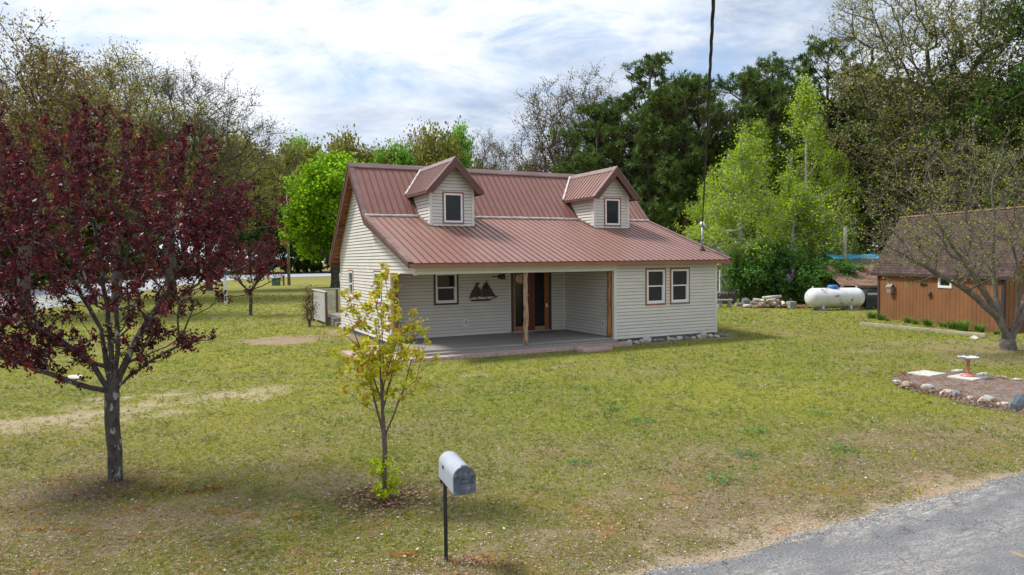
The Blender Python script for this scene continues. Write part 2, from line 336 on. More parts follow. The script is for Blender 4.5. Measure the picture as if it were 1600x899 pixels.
HA = R_(26.64); HU = np.array([math.cos(HA), math.sin(HA)]); HV = np.array([-HU[1], HU[0]]); HO = np.array([-2.859, 20.217])
def h2w(u, v, z=0.0): p = HO + HU * u + HV * v; return (p[0], p[1], z)
def w2h(x, y): dx = x - HO[0]; dy = y - HO[1]; return dx * HU[0] + dy * HU[1], dx * HV[0] + dy * HV[1]
def segd(x, y, pts):
    best = np.full(np.shape(x), 1e9)
    for (ax, ay), (bx, by) in zip(pts[:-1], pts[1:]):
        dx, dy = bx - ax, by - ay; t = np.clip(((x - ax) * dx + (y - ay) * dy) / (dx * dx + dy * dy), 0, 1)
        best = np.minimum(best, np.hypot(x - ax - t * dx, y - ay - t * dy))
    return best
BED = [(8.75, 15.81), (8.5, 15.1), (8.6, 14.6), (8.75, 14.0), (8.8, 13.2), (9.0, 12.7), (9.4, 12.3), (10.3, 12.0), (11.6, 12.4), (12.4, 13.6), (12.0, 14.8), (11.3, 15.6), (11.2, 16.1), (10.8, 16.7), (10.0, 16.95), (9.2, 16.5)]
def inpoly(x, y, P):
    r = np.zeros(np.shape(x), bool); n = len(P)
    for i in range(n):
        (ax, ay), (bx, by) = P[i], P[(i + 1) % n]
        if ay == by: continue
        c = ((ay > y) != (by > y)) & (x < (bx - ax) * (y - ay) / (by - ay) + ax); r ^= c
    return r
PLUM = (-5.31, 9.14); SAP = (-1.57, 8.27); APPLE = (14.94, 20.8)
def fields(x, y):
    """bare soil (0..1), straw dryness (0..1), litter (0..1)"""
    hu, hv = w2h(x, y)
    n1 = fbm(x, y, 1.1, 3); n2 = fbm(x, y, 3.5, 11); n3 = fbm(x, y, 0.35, 23, 3); n4 = fbm(x, y, 0.8, 41)
    n0 = fbm(x, y, 0.22, 67, 3); br = (n3 - 0.5) * 1.0 + (n0 - 0.5) * 0.9
    tr = segd(x, y, [(-20, 9.0), (-12, 11.2), (-8.9, 12.9), (-7.4, 13.9), (-5.9, 15.3)])
    bare = sm(1.35 - tr + (n1 - 0.5) * 2.0 + br * 1.3, 0, 1.6) * 0.9
    tr2 = segd(x, y, [(-16, 13.0), (-10, 14.4), (-7.2, 15.2)])
    bare = np.maximum(bare, sm(0.30 - tr2 + (n1 - 0.5) * 1.3 + br * .8, 0, 0.5) * 0.8)
    d = np.hypot((x + 8.4) / 1.5, (y - 25.6) / 1.5); bare = np.maximum(bare, sm(1.15 - d + (n1 - 0.5) * 1.1 + br * .5, 0, 0.5) * 0.92)
    ln = segd(x, y, [(-1.3, 17.2), (0.6, 18.15), (1.9, 19.0), (3.0, 19.5)]); bare = np.maximum(bare, sm(0.16 - ln + (n3 - 0.5) * 0.5, 0, 0.25) * 0.95)
    # soil against the house and path
    dh = np.maximum(np.maximum(-hu, hu - 11.6), np.maximum(-hv, hv - 9.6)); bare = np.maximum(bare, sm(0.75 - dh + (n3 - 0.5) * 0.9, 0, 0.35) * (0.9 - 0.3 * (hu > 7.2)))
    # verge of the near road
    bare = np.maximum(bare, sm(-hv - 14.0 + (n1 - 0.5) * 0.5 + (n3 - 0.5) * 0.5, 0, 0.25))
    # thin lawn near the camera
    near = sm(12.5 - y + (n2 - 0.5) * 4, 0, 6.0)
    bare = np.maximum(bare, near * sm(n4 + (n1 - 0.5) * 0.5 + br * .28, 0.50, 0.72) * 0.7)
    bare = np.maximum(bare, sm(n1 + 0.35 * (n2 - 0.5) + br * .2, 0.66, 0.85) * 0.5)
    ap = np.hypot(x - APPLE[0] + 0.7, (y - APPLE[1]) * 0.9); bare = np.maximum(bare, sm(3.6 - ap + (n1 - 0.5) * 3, 0, 2) * 0.5)
    lit = 0.7 * sm(0.65 - np.hypot(x - SAP[0], (y - SAP[1]) * 1.1) + (n3 - 0.5) * 0.8, 0, 0.5)
    lit = np.maximum(lit, sm(0.9 - np.hypot(x - PLUM[0], y - PLUM[1]) + (n3 - 0.5) * 0.9, 0, 0.6) * 0.7)
    dry = np.clip(0.28 + 0.42 * near + (n2 - 0.5) * 1.1 + (n1 - 0.5) * 0.7, 0, 1)
    dry = dry * (1 - 0.38 * sm(y, 11, 17))
    mid = sm(x, 4, 9) * sm(y, 19, 23) * sm(34 - y, 0, 5); dry = np.clip(dry + mid * (fbm(x, y, 2.2, 77) - 0.38) * 1.1, 0, 1)
    moss = near * sm(fbm(x, y, 0.5, 91), 0.60, 0.70)
    return bare, dry, lit, moss
def lerp(a, b, t): return a + (b - a) * t[..., None]
C3 = lambda *c: np.array(c, float)
def ground_color(x, y):
    bare, dry, lit, moss = fields(x, y)
    n = fbm(x, y, 0.6, 55, 3); n5 = fbm(x, y, 5.0, 61, 3)
    g = lerp(C3(0.15, 0.175, 0.022), C3(0.25, 0.24, 0.035), n5); g = lerp(g, C3(0.11, 0.15, 0.03), sm(n, 0.55, 0.75) * 0.5)
    g = lerp(g, C3(0.20, 0.145, 0.085), np.clip(dry, 0, 1) * 0.85)
    soil = lerp(C3(0.20, 0.135, 0.085), C3(0.36, 0.27, 0.185), n)
    hu, hv = w2h(x, y); sandy = sm(-hv, 13.6, 13.9); trk = sm(2.4 - segd(x, y, [(-20, 9.0), (-12, 11.2), (-8.9, 12.9), (-5.9, 15.3)]), 0, 1)
    soil = lerp(soil, C3(0.46, 0.37, 0.26), np.maximum(sandy, trk) * 0.8)
    c = lerp(g, soil, np.clip(bare, 0, 1)); c = lerp(c, C3(0.10, 0.055, 0.035), lit * 0.8); c = lerp(c, C3(0.34, 0.12, 0.025), moss * 0.35)
    return c

# ------------------------------------------------------------------ ground sheet
def axis(segs):
    a = [segs[0][0]]
    for s, e, st in segs:
        n = max(1, int(round((e - s) / st))); a += list(np.linspace(s, e, n + 1)[1:])
    return np.array(a)
gx = axis([(-1500, -300, 200), (-300, -100, 20), (-100, -30, 2.5), (-30, -14, 0.5), (-14, 16, 0.13), (16, 32, 0.5), (32, 100, 4), (100, 300, 20), (300, 1500, 200)])
gy = axis([(-300, -20, 40), (-20, 4, 1.5), (4, 21, 0.13), (21, 34, 0.3), (34, 60, 1), (60, 160, 4), (160, 400, 30), (400, 2200, 300)])
X, Y = np.meshgrid(gx, gy); Xf, Yf = X.ravel(), Y.ravel()
Zg = (fbm(Xf, Yf, 2.5, 5) - 0.5) * 0.05 * sm(24 - np.abs(Xf), 0, 4) * sm(36 - Yf, 0, 6)
hu, hv = w2h(Xf, Yf)
dhh = np.maximum(np.maximum(-hu - 1.5, hu - 13), np.maximum(-hv - 1.2, hv - 15))
Zg *= sm(dhh, 0.0, 1.0) * sm(hv, -13.6, -12.6)
nx, ny = len(gx), len(gy); idx = np.arange(nx * ny).reshape(ny, nx)
Fg = np.stack([idx[:-1, :-1], idx[:-1, 1:], idx[1:, 1:], idx[1:, :-1]], -1).reshape(-1, 4)
gc = ground_color(Xf, Yf)
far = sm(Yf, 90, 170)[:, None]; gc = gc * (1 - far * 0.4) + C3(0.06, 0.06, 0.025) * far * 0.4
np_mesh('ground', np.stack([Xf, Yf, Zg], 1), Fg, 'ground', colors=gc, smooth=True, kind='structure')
def gz(x, y):
    x = np.atleast_1d(np.asarray(x, float)); y = np.atleast_1d(np.asarray(y, float))
    z = (fbm(x, y, 2.5, 5) - 0.5) * 0.05 * sm(24 - np.abs(x), 0, 4) * sm(36 - y, 0, 6); a, b = w2h(x, y)
    d = np.maximum(np.maximum(-a - 1.5, a - 13), np.maximum(-b - 1.2, b - 15)); return z * sm(d, 0, 1) * sm(b, -13.6, -12.6)
def gzf(x, y): return float(gz(x, y)[0])

# ------------------------------------------------------------------ roads
def road_mat():
    m, t, b = new_mat('asphalt'); n = t.nodes; tcn = n.new('ShaderNodeTexCoord')
    def nz(s, d=8, r=0.6, st=(1, 1, 1), rot=0.0):
        mp = n.new('ShaderNodeMapping'); mp.inputs['Scale'].default_value = st; t.links.new(tcn.outputs['Object'], mp.inputs[0])
        q = n.new('ShaderNodeTexNoise'); q.inputs['Scale'].default_value = s; q.inputs['Detail'].default_value = d; q.inputs['Roughness'].default_value = r
        t.links.new(mp.outputs[0], q.inputs['Vector']); return q.outputs[0]
    def mr(s, a, c, lo=0.0, hi=1.0):
        q = n.new('ShaderNodeMapRange'); q.inputs[1].default_value = a; q.inputs[2].default_value = c; q.inputs[3].default_value = lo; q.inputs[4].default_value = hi; t.links.new(s, q.inputs[0]); return q.outputs[0]
    def mx(f, a, c):
        q = n.new('ShaderNodeMix'); q.data_type = 'RGBA'; t.links.new(f, q.inputs[0])
        for s, v in ((6, a), (7, c)):
            if isinstance(v, tuple): q.inputs[s].default_value = (*v, 1)
            else: t.links.new(v, q.inputs[s])
        return q.outputs[2]
    def ma(op, a, c):
        q = n.new('ShaderNodeMath'); q.operation = op
        for i, v in enumerate((a, c)):
            if isinstance(v, float): q.inputs[i].default_value = v
            else: t.links.new(v, q.inputs[i])
        return q.outputs[0]
    grain = nz(42, 3, 0.95); base = mx(mr(grain, 0.38, 0.62), (0.045, 0.046, 0.050), (0.30, 0.30, 0.305))
    base = mx(mr(nz(2.0, 6), 0.35, 0.7), base, (0.125, 0.127, 0.132))
    sp = n.new('ShaderNodeSeparateXYZ'); t.links.new(tcn.outputs['Object'], sp.inputs[0])
    # object y = distance from the road's edge (0 at the lawn, growing into the road)
    edge = ma('ADD', sp.outputs[1], mr(nz(0.9, 5, 0.6, (0.5, 1, 1)), 0.3, 0.7, -0.55, 0.55))
    s1 = mr(edge, 0.05, 0.32, 1.0, 0.0); s2 = ma('MULTIPLY', mr(edge, 0.5, 0.85), mr(edge, 1.0, 1.5, 1.0, 0.0))
    sand = ma('MAXIMUM', s1, ma('MULTIPLY', s2, 0.7))
    sand = ma('MULTIPLY', sand, mr(nz(11, 10, 0.85, (0.3, 1, 1)), 0.45, 0.55)); sand = ma('MULTIPLY', sand, mr(nz(30, 3, .95), .44, .56, .05, .95))
    col = mx(sand, base, (0.44, 0.40, 0.345))
    pat = ma('MULTIPLY', mr(nz(1.3, 4, 0.5, (2.2, 0.8, 1)), 0.66, 0.70), 0.9); col = mx(pat, col, (0.36, 0.25, 0.13))
    vo = n.new('ShaderNodeTexVoronoi'); vo.feature = 'DISTANCE_TO_EDGE'; vo.inputs['Scale'].default_value = .75
    mpv = n.new('ShaderNodeMapping'); t.links.new(tcn.outputs['Object'], mpv.inputs[0]); wv = n.new('ShaderNodeTexNoise'); wv.inputs['Scale'].default_value = 3; wv.inputs['Detail'].default_value = 5; t.links.new(tcn.outputs['Object'], wv.inputs['Vector'])
    va = n.new('ShaderNodeVectorMath'); va.operation = 'MULTIPLY_ADD'; va.inputs[1].default_value = (.5, .5, .5); t.links.new(wv.outputs['Color'], va.inputs[0]); t.links.new(mpv.outputs[0], va.inputs[2]); t.links.new(va.outputs[0], vo.inputs['Vector'])
    col = mx(mr(vo.outputs['Distance'], 0.002, 0.008, .5, 0.), col, (0.03, 0.03, 0.03))
    t.links.new(col, b.inputs['Base Color']); b.inputs['Roughness'].default_value = 0.85; b.inputs['Specular IOR Level'].default_value = 0.3
    bp = n.new('ShaderNodeBump'); bp.inputs['Strength'].default_value = 0.7; bp.inputs['Distance'].default_value = 0.006; t.links.new(grain, bp.inputs['Height']); t.links.new(bp.outputs[0], b.inputs['Normal'])
    return m
M['asphalt'] = road_mat()
rd = MB(); rng = np.random.RandomState(4)
us = np.linspace(-40, 60, 800); ev = (fbm(us, us * 0, 1.6, 8) - 0.5) * 0.34 + (fbm(us, us * 0 + 9, 0.35, 81, 3) - 0.5) * 0.16
ev *= (np.abs(us - 2) < 12)
for i in range(len(us) - 1):
    rd.face([(us[i], ev[i], 0), (us[i], 7, 0), (us[i + 1], 7, 0), (us[i + 1], ev[i + 1], 0)])
ro = rd.build('road', 'asphalt', kind='structure'); p0 = h2w(0, -14.27)
ro.location = (p0[0], p0[1], 0.006); ro.rotation_euler = (0, 0, HA); ro.scale = (1, -1, 1)
M['far_asphalt'] = mat('far_asphalt', (0.33, 0.35, 0.40), (0.28, 0.30, 0.34), 0.8, 0.6, (1, 1, 1))
near = [(-16, -5), (-24, 18), (-28.3, 36), (-31.0, 48), (-38, 70), (-44, 100), (-44.5, 122), (-36, 134), (-10, 141), (60, 150), (160, 158)]
farr = [(-24, -8), (-34, 16), (-40, 40), (-48, 62), (-57, 88), (-64, 118), (-62, 146), (-46, 164), (-10, 170), (60, 176), (160, 184)]
rd = MB()
def cat_rom(P, n=12):
    o = []
    for i in range(len(P) - 1):
        a, b, c, d = (np.array(P[max(i - 1, 0)]), np.array(P[i]), np.array(P[i + 1]), np.array(P[min(i + 2, len(P) - 1)]))
        for t in np.linspace(0, 1, n, endpoint=False):
            o.append(0.5 * ((2 * b) + (c - a) * t + (2 * a - 5 * b + 4 * c - d) * t * t + (3 * b - a - 3 * c + d) * t ** 3))
    o.append(np.array(P[-1], float)); return o
A, B = cat_rom(near), cat_rom(farr)
for i in range(len(A) - 1): rd.face([(*A[i], 0.012), (*A[i + 1], 0.012), (*B[i + 1], 0.012), (*B[i], 0.012)])
rd.build('road', 'far_asphalt', kind='structure')

# ------------------------------------------------------------------ grass
def leaf_verts(c, d, nv, l, wd):
    """kite leaves: centre c (n,3), direction d, side nv, lengths l, widths w -> V (4n,3), F"""
    a = c - d * (l / 2)[:, None]; e = c + d * (l / 2)[:, None]; m = c - d * (l * 0.06)[:, None]
    V = np.stack([a, m + nv * (wd / 2)[:, None], e, m - nv * (wd / 2)[:, None]], 1).reshape(-1, 3)
    return V, np.arange(len(V)).reshape(-1, 4)
def grass(nt, nb, y0, y1, p, hh, wd, seed):
    """tufts: nt tufts of nb blades; each tuft has its own colour, height and lean"""
    r = np.random.RandomState(seed)
    q = 1 - p; y = (y0 ** q + r.rand(nt) * (y1 ** q - y0 ** q)) ** (1 / q); x = (r.rand(nt) * 2 - 1) * (0.80 * y + 2.8)
    hu, hv = w2h(x, y); bare, dry, lit, moss = fields(x, y)
    keep = (r.rand(nt) > np.clip(bare * 1.02, 0, 0.93)) & (r.rand(nt) > lit * 0.8) & (hv > -14.22) & ~((hu > -0.1) & (hu < 11.7) & (hv > -0.8) & (hv < 9.7)) & ~inpoly(x, y, BED) & ~((hu > -1.7) & (hu < 0) & (hv > -0.8) & (hv < 3.0))
    x, y, dry = x[keep], y[keep], dry[keep]; n = len(x)
    cl = fbm(x, y, 0.45, 31, 3); sc = (y / 7.5); patch = fbm(x, y, 1.5, 131, 3); big = fbm(x, y, 5.0, 61, 3)
    straw = r.rand(n) < np.clip(0.12 + 0.62 * dry + (cl - .5) * .5, .04, .9)
    straw |= r.rand(n) < np.clip((patch - .55) * 1.6, 0, .5)
    k = r.rand(n)
    g = lerp(C3(0.22, 0.29, 0.022), C3(0.46, 0.45, 0.07), np.clip(.5 * k + .8 * (big - .2), 0, 1)); g = lerp(g, C3(0.06, 0.12, 0.03), (r.rand(n) < .09) * .6); g = lerp(g, C3(0.20, 0.27, 0.12), (r.rand(n) < .10) * .8); g = lerp(g, C3(0.10, 0.20, 0.03), sm(cl, .52, .7) * .6)
    s_ = lerp(C3(0.42, 0.35, 0.21), C3(0.24, 0.165, 0.10), r.rand(n)); s_ = lerp(s_, C3(0.55, 0.51, 0.43), (r.rand(n) < .2) * .9); s_ = lerp(s_, C3(0.12, 0.08, 0.055), (r.rand(n) < .14) * .9)
    tc_ = np.where(straw[:, None], s_, g); hs = hh * sc ** .45 * (.5 + 1.0 * r.rand(n) ** 2) * np.where(straw, .75, 1) * (.7 + .7 * cl) * np.where((r.rand(n) < .025) & ~straw, 2.1, 1)
    R_t = 0.018 * sc ** .8
    I = np.repeat(np.arange(n), nb); m = len(I); ang = r.rand(m) * 6.283; rad = np.sqrt(r.rand(m)) * R_t[I]; oa = r.rand(m) * 6.283
    bx_, by_ = x[I] + rad * np.cos(oa), y[I] + rad * np.sin(oa)
    st = straw[I]; tilt = np.where(st, .7 + .75 * r.rand(m), .15 + .8 * r.rand(m)); h = hs[I] * (.6 + .6 * r.rand(m)); ww = wd * sc[I] ** .9 * (.6 + .7 * r.rand(m))
    dv = np.stack([np.cos(ang) * np.sin(tilt), np.sin(ang) * np.sin(tilt), np.cos(tilt)], 1); sd = np.stack([-np.sin(ang), np.cos(ang), np.zeros(m)], 1)
    bpt = np.stack([bx_, by_, gz(x, y)[I] + .001], 1)
    V = np.stack([bpt - sd * ww[:, None] / 2, bpt + sd * ww[:, None] / 2, bpt + dv * h[:, None]], 1).reshape(-1, 3)
    c = np.repeat(tc_[I] * (.75 + .5 * r.rand(m))[:, None], 3, 0)
    return V, c
V, c = grass(215000, 7, 4.6, 62, 1.35, 0.034, 0.006, 1)
np_mesh('grass', V, np.arange(len(V)).reshape(-1, 3), 'blade', colors=c, label='short patchy spring lawn grass, green mixed with dry straw', cat='grass', kind='stuff')
def scatter_flat(name, n, pos, size, cols, seed, label, cat, lift=0.015, aspect=0.6, tilt=0.5):
    r = np.random.RandomState(seed); x, y = pos(r, n); z = gz(x, y) + lift * (0.5 + r.rand(len(x))); n = len(x)
    a = r.rand(n) * 6.283; d = nrm(np.stack([np.cos(a), np.sin(a), (r.rand(n) - 0.5) * tilt], 1)); nn = nrm(np.stack([(r.rand(n) - .5) * tilt, (r.rand(n) - .5) * tilt, np.ones(n)], 1))
    s = nrm(np.cross(nn, d)); l = size * (0.6 + 0.8 * r.rand(n)); V, F = leaf_verts(np.stack([x, y, z], 1), d, s, l, l * aspect)
    cc = np.array(cols)[r.randint(0, len(cols), n)] * (0.7 + 0.6 * r.rand(n))[:, None]
    return np_mesh(name, V, F, 'litter', colors=np.repeat(cc, 4, 0), label=label, cat=cat, kind='stuff')
def p_lawn(r, n):
    y = 5.5 + 14 * r.rand(n) ** 1.3; x = (r.rand(n) * 2 - 1) * 0.8 * y; a, b = w2h(x, y); k = (b > -13.9) & (b < -0.8); return x[k], y[k]
def p_th(r, n):
    y = 5.3 + 17 * r.rand(n) ** 1.7; x = (r.rand(n) * 2 - 1) * 0.8 * y; a, b = w2h(x, y); k = (b > -14.15) & (b < -0.8) & ~inpoly(x, y, BED); return x[k], y[k]
scatter_flat('thatch', 60000, p_th, 0.034, [(0.42, 0.35, 0.23), (0.30, 0.21, 0.13), (0.55, 0.50, 0.42), (0.13, 0.09, 0.06), (0.20, 0.13, 0.08), (0.10, 0.065, 0.045)], 15, 'dry straw thatch and dead grass lying between the lawn blades', 'dead grass', 0.012, .22, .7)
def p_orange(r, n):
    C_ = np.array([(-3.4, 7.9), (-3.0, 7.75), (-2.4, 7.7), (-4.4, 8.1), (-4.7, 7.4), (-1.1, 6.7), (-3.9, 7.2), (-.3, 6.6), (-2.9, 7.1), (-5.2, 7.5)]); k = r.randint(0, len(C_), n); return C_[k, 0] + r.randn(n) * .10, C_[k, 1] + r.randn(n) * .05
scatter_flat('sorrel', 700, p_orange, 0.022, [(0.42, 0.13, 0.02), (0.34, 0.12, 0.03), (0.24, 0.07, 0.03)], 16, 'orange tinted low sorrel and moss spots on the thin near lawn', 'weeds', 0.02)
scatter_flat('fallen_leaves', 1500, p_lawn, 0.04, [(0.34, 0.22, 0.12), (0.45, 0.36, 0.24), (0.22, 0.11, 0.06), (0.5, 0.45, 0.36)], 5, 'dry brown leaves scattered over the front lawn', 'leaves')
def ring(cx, cy, rad): return lambda r, n: (cx + r.randn(n) * rad, cy + r.randn(n) * rad * 0.8)
scatter_flat('leaf_litter', 900, ring(SAP[0], SAP[1], 0.34), 0.045, [(0.32, 0.19, 0.13), (0.16, 0.08, 0.05), (0.42, 0.28, 0.2), (0.10, 0.055, 0.04)], 6, 'brown leaf litter heaped around the yellow green sapling', 'leaves', 0.03)
scatter_flat('leaf_litter', 700, ring(PLUM[0] + .1, PLUM[1] - 0.1, 0.5), 0.035, [(0.14, 0.03, 0.03), (0.2, 0.12, 0.07), (0.10, 0.06, 0.04), (0.07, 0.10, 0.03)], 8, 'dark red and brown litter under the purple plum tree', 'leaves', 0.03)
def p_fl(r, n):
    k = r.randint(0, 5, n); cx = np.array([-0.55, -1.3, -0.35, -0.95, -1.75])[k]; cy = np.array([6.45, 6.35, 6.25, 6.2, 6.3])[k]; return cx + r.randn(n) * 0.13, cy + r.randn(n) * 0.07
scatter_flat('wild_flowers', 240, p_fl, 0.014, [(0.50, 0.25, 0.55), (0.6, 0.35, 0.62), (0.4, 0.2, 0.5)], 9, 'tiny purple wild flowers in the grass by the mailbox post', 'flowers', 0.05, 0.8)
def p_red(r, n):
    k = r.randint(0, 6, n); cx = np.array([-4.6, -4.2, -3.7, -6.1, -4.9, -0.4])[k]; cy = np.array([8.75, 8.6, 8.7, 9.2, 8.5, 6.5])[k]; return cx + r.randn(n) * 0.16, cy + r.randn(n) * 0.07
scatter_flat('sorrel', 500, p_red, 0.03, [(0.17, 0.03, 0.02), (0.22, 0.06, 0.03), (0.12, 0.025, 0.02)], 10, 'low red sorrel leaves in thin patches of the front lawn', 'weeds', 0.03)

# ------------------------------------------------------------------ the house (local u = along front, v = to the back)
class Fr:
    def __init__(s, o, S, Nn): s.o = Vector(o); s.S = Vector(S); s.N = Vector(Nn); s.Z = Vector((0, 0, 1))
    def pt(s, a, z, d=0.0): return s.o + s.S * a + s.Z * z + s.N * d
    def box(s, mb, a0, a1, z0, z1, d0, d1, mi=0):
        mb.box(a0, a1, z0, z1, d0, d1, mi, T=lambda a, z, d: s.pt(a, z, d))
SHADE_H = 0.014  # height of the painted shadow band just below each lap
def siding(mb, fr, a0f, a1f, z0, z1, openings=(), h=0.114, lap=0.022, mi=0):
    zb = {z0, z1}; k = 0
    while z0 + k * h < z1: zb.add(round(z0 + k * h, 5)); zb.add(min(z1, round(z0 + (k + 1) * h - SHADE_H, 5))); k += 1
    for o in openings:
        for z in (o[2], o[3]):
            if z0 < z < z1: zb.add(z)
    zs = sorted(zb)
    for za, zc in zip(zs[:-1], zs[1:]):
        if zc - za < 1e-4: continue
        kk = math.floor((za - z0) / h + 1e-4); base = z0 + kk * h
        da = lap * (1 - (za - base) / h); dc = lap * (1 - (zc - base) / h)
        zm = (za + zc) / 2; ops = sorted([(o[0], o[1]) for o in openings if o[2] <= zm <= o[3]])
        L0, L1, R0_, R1 = a0f(za), a0f(zc), a1f(za), a1f(zc)
        if R0_ - L0 < 0.01 and R1 - L1 < 0.01: continue
        iv = []; cur = (L0, L1)
        for (p, q) in ops: iv.append((cur, (p, p))); cur = (q, q)
        iv.append((cur, (R0_, R1)))
        for (l0, l1), (r0, r1) in iv:
            if r0 <= l0 and r1 <= l1: continue
            in_shade = za - base >= h - SHADE_H - 1e-3
            mb.face([fr.pt(l0, za, da), fr.pt(r0, za, da), fr.pt(r1, zc, dc), fr.pt(l1, zc, dc)], 1 if in_shade else mi)
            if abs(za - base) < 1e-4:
                mb.face([fr.pt(l0, za, 0.0), fr.pt(r0, za, 0.0), fr.pt(r0, za, da), fr.pt(l0, za, da)], 1)  # lap underside takes the same painted shadow colour
house = empty('house', (*HO, 0), HA, label='cream sided cottage with brown metal roof, two dormers and a recessed front porch', cat='house')
cst = lambda v: (lambda z: v)
# roof profile (v, z of the top surface)
RP = [(-0.35, 2.83), (4.45, 4.45), (6.5, 6.5), (10.2, 2.80)]
def rz_at(v):
    for (a, b), (c, d) in zip(RP[:-1], RP[1:]):
        if a <= v <= c: return b + (d - b) * (v - a) / (c - a)
GU = 0.05; W_ = 11.56; D_ = 9.55; UL, UR = -0.27, 11.97
def prof_front(z):  # v where the front slopes have height z (minus thickness)
    z = z + 0.2
    if z <= 4.45: return -0.35 + (z - 2.83) / (4.45 - 2.83) * 4.8
    return 4.45 + (z - 4.45) / (6.5 - 4.45) * 2.05
def prof_back(z): z = z + 0.16; return 6.5 + (6.5 - z) / (6.5 - 2.8) * 3.7
FF = Fr((0, 0, 0), (1, 0, 0), (0, -1, 0)); FG = Fr((GU, 0, 0), (0, 1, 0), (-1, 0, 0)); FRt = Fr((W_, 0, 0), (0, 1, 0), (1, 0, 0))
FP = Fr((0, 3.25, 0), (1, 0, 0), (0, -1, 0)); FR2 = Fr((7.06, 0, 0), (0, 1, 0), (-1, 0, 0)); FB = Fr((0, D_, 0), (1, 0, 0), (0, 1, 0))
W1 = (8.34, 9.23, 1.25, 2.54); W2 = (9.41, 10.30, 1.25, 2.54)
PW = (1.80, 2.72, 1.33, 2.50); DR = (4.78, 6.46, 0.235, 2.44)
G1 = (7.35, 8.12, 1.42, 2.55); G2 = (3.48, 4.42, 1.44, 2.56)
mb = MB()
siding(mb, FF, cst(7.14), cst(W_ - 0.06), 0.16, 2.72, [W1, W2])
mb.build('wall', ['siding', 'sideshade'], house)
mb = MB(); siding(mb, FP, cst(GU), cst(7.05), 0.23, 2.62, [PW, DR]); mb.build('wall', ['siding', 'sideshade'], house)
mb = MB(); siding(mb, FR2, cst(0.10), cst(3.25), 0.23, 2.62); mb.build('wall', ['siding', 'sideshade'], house)
mb = MB()
siding(mb, FG, cst(2.52), cst(D_), 0.22, 2.50, [G1, G2])
siding(mb, FG, lambda z: max(0.1, prof_front(z)), lambda z: min(D_, prof_back(z)), 2.50, 6.25, [(G1[0], G1[1], 2.4, G1[3]), (G2[0], G2[1], 2.4, G2[3])])
mb.build('wall', ['siding', 'sideshade'], house)
mb = MB(); siding(mb, FRt, lambda z: max(0.0, prof_front(z)), lambda z: min(D_, prof_back(z)), 0.16, 6.25); mb.build('wall', ['siding', 'sideshade'], house)
mb = MB(); siding(mb, FB, cst(GU), cst(W_), 0.2, 2.75); mb.build('wall', ['siding', 'sideshade'], house)
# corner boards
for fr_, q in ((FF, (7.03, 7.14, 0.14, 2.72, -0.10, 0.025)), (FF, (W_ - 0.08, W_ + 0.03, 0.14, 2.72, -0.10, 0.025)), (FG, (2.42, 2.52, 0.22, 2.50, -0.06, 0.025)),
               (FG, (D_ - 0.09, D_ + 0.02, 0.2, 2.72, -0.05, 0.022)), (FP, (4.70, 4.765, 0.23, 2.6, -0.01, 0.022)), (FP, (6.99, 7.055, 0.23, 2.6, -0.01, 0.03))):
    mb = MB(); fr_.box(mb, *q); mb.build('corner_board', 'sidetrim', house, bevel=0.004)
# porch beam
mb = MB()
mb.box(GU + 0.02, 7.03, 0.02, 0.22, 2.48, 2.74); mb.box(GU + 0.02, 7.03, -0.012, 0.015, 2.58, 2.72); mb.box(GU + 0.02, 7.03, -0.02, 0.01, 2.475, 2.572)
mb.box(GU - 0.03, GU + 0.06, -0.035, 0.1, 2.46, 2.74)
mb.build('porch_beam', 'sidetrim', house, bevel=0.004)
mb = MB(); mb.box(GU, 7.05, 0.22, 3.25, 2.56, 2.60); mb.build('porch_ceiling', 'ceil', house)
# foundation
mb = MB(); mb.box(7.1, W_ - 0.03, 0.05, 0.3, -0.05, 0.15); mb.box(W_ - 0.3, W_ - 0.04, 0.05, D_ - 0.1, -0.05, 0.15); mb.box(GU + 0.06, GU + 0.3, 2.5, D_ - 0.05, -0.05, 0.21); mb.box(GU + .06, W_ - 0.04, D_ - 0.3, D_ - 0.05, -0.05, 0.19)
mb.build('foundation', 'stoneg', house)
# deck
mb = MB(); n = 22; vv = np.linspace(0.08, 3.24, n + 1)
for i in range(n): mb.box(0.12, 7.05, vv[i] + 0.004, vv[i + 1] - 0.004, 0.19, 0.222)
mb.box(0.12, 7.05, 0.09, 3.2, 0.02, 0.188)
mb.build('deck', 'deck', house)
mb = MB(); mb.box(0.10, 7.03, -0.22, 0.07, 0.02, 0.165); mb.box(0.10, 7.03, 0.072, 0.084, 0.166, 0.215); mb.build('porch_step', 'deck', house, bevel=0.005)
def log_post(name, u, v, z0, z1, r, m, seed):
    rr = random.Random(seed); mb = MB(); pts = []; rad = []
    for i in range(13):
        t = i / 12; pts.append((u + rr.uniform(-.012, .012), v + rr.uniform(-.012, .012), z0 + (z1 - z0) * t)); rad.append(r * (1 + rr.uniform(-.12, .14)) * (1.06 - 0.1 * t))
    mb.tube(pts, rad, 10)
    for k in range(5):
        t = rr.uniform(.1, .9); a = rr.uniform(0, 6.28); z = z0 + (z1 - z0) * t
        mb.tube([(u, v, z), (u + math.cos(a) * r * 1.25, v + math.sin(a) * r * 1.25, z + .03)], [r * .4, r * .22], 6)
    return mb.build(name, m, house, smooth=True)
log_post('porch_post', 3.73, 0.11, 0.2, 2.47, 0.078, 'log', 1)
log_post('porch_post', 6.93, 0.13, 0.2, 2.47, 0.07, 'logorange', 2)['label'] = 'orange stained log post at the right end of the porch'
log_post('porch_post', GU + 0.10, 2.30, 0.2, 2.47, 0.075, 'soffit', 3)['label'] = 'dark log post at the left end of the porch'

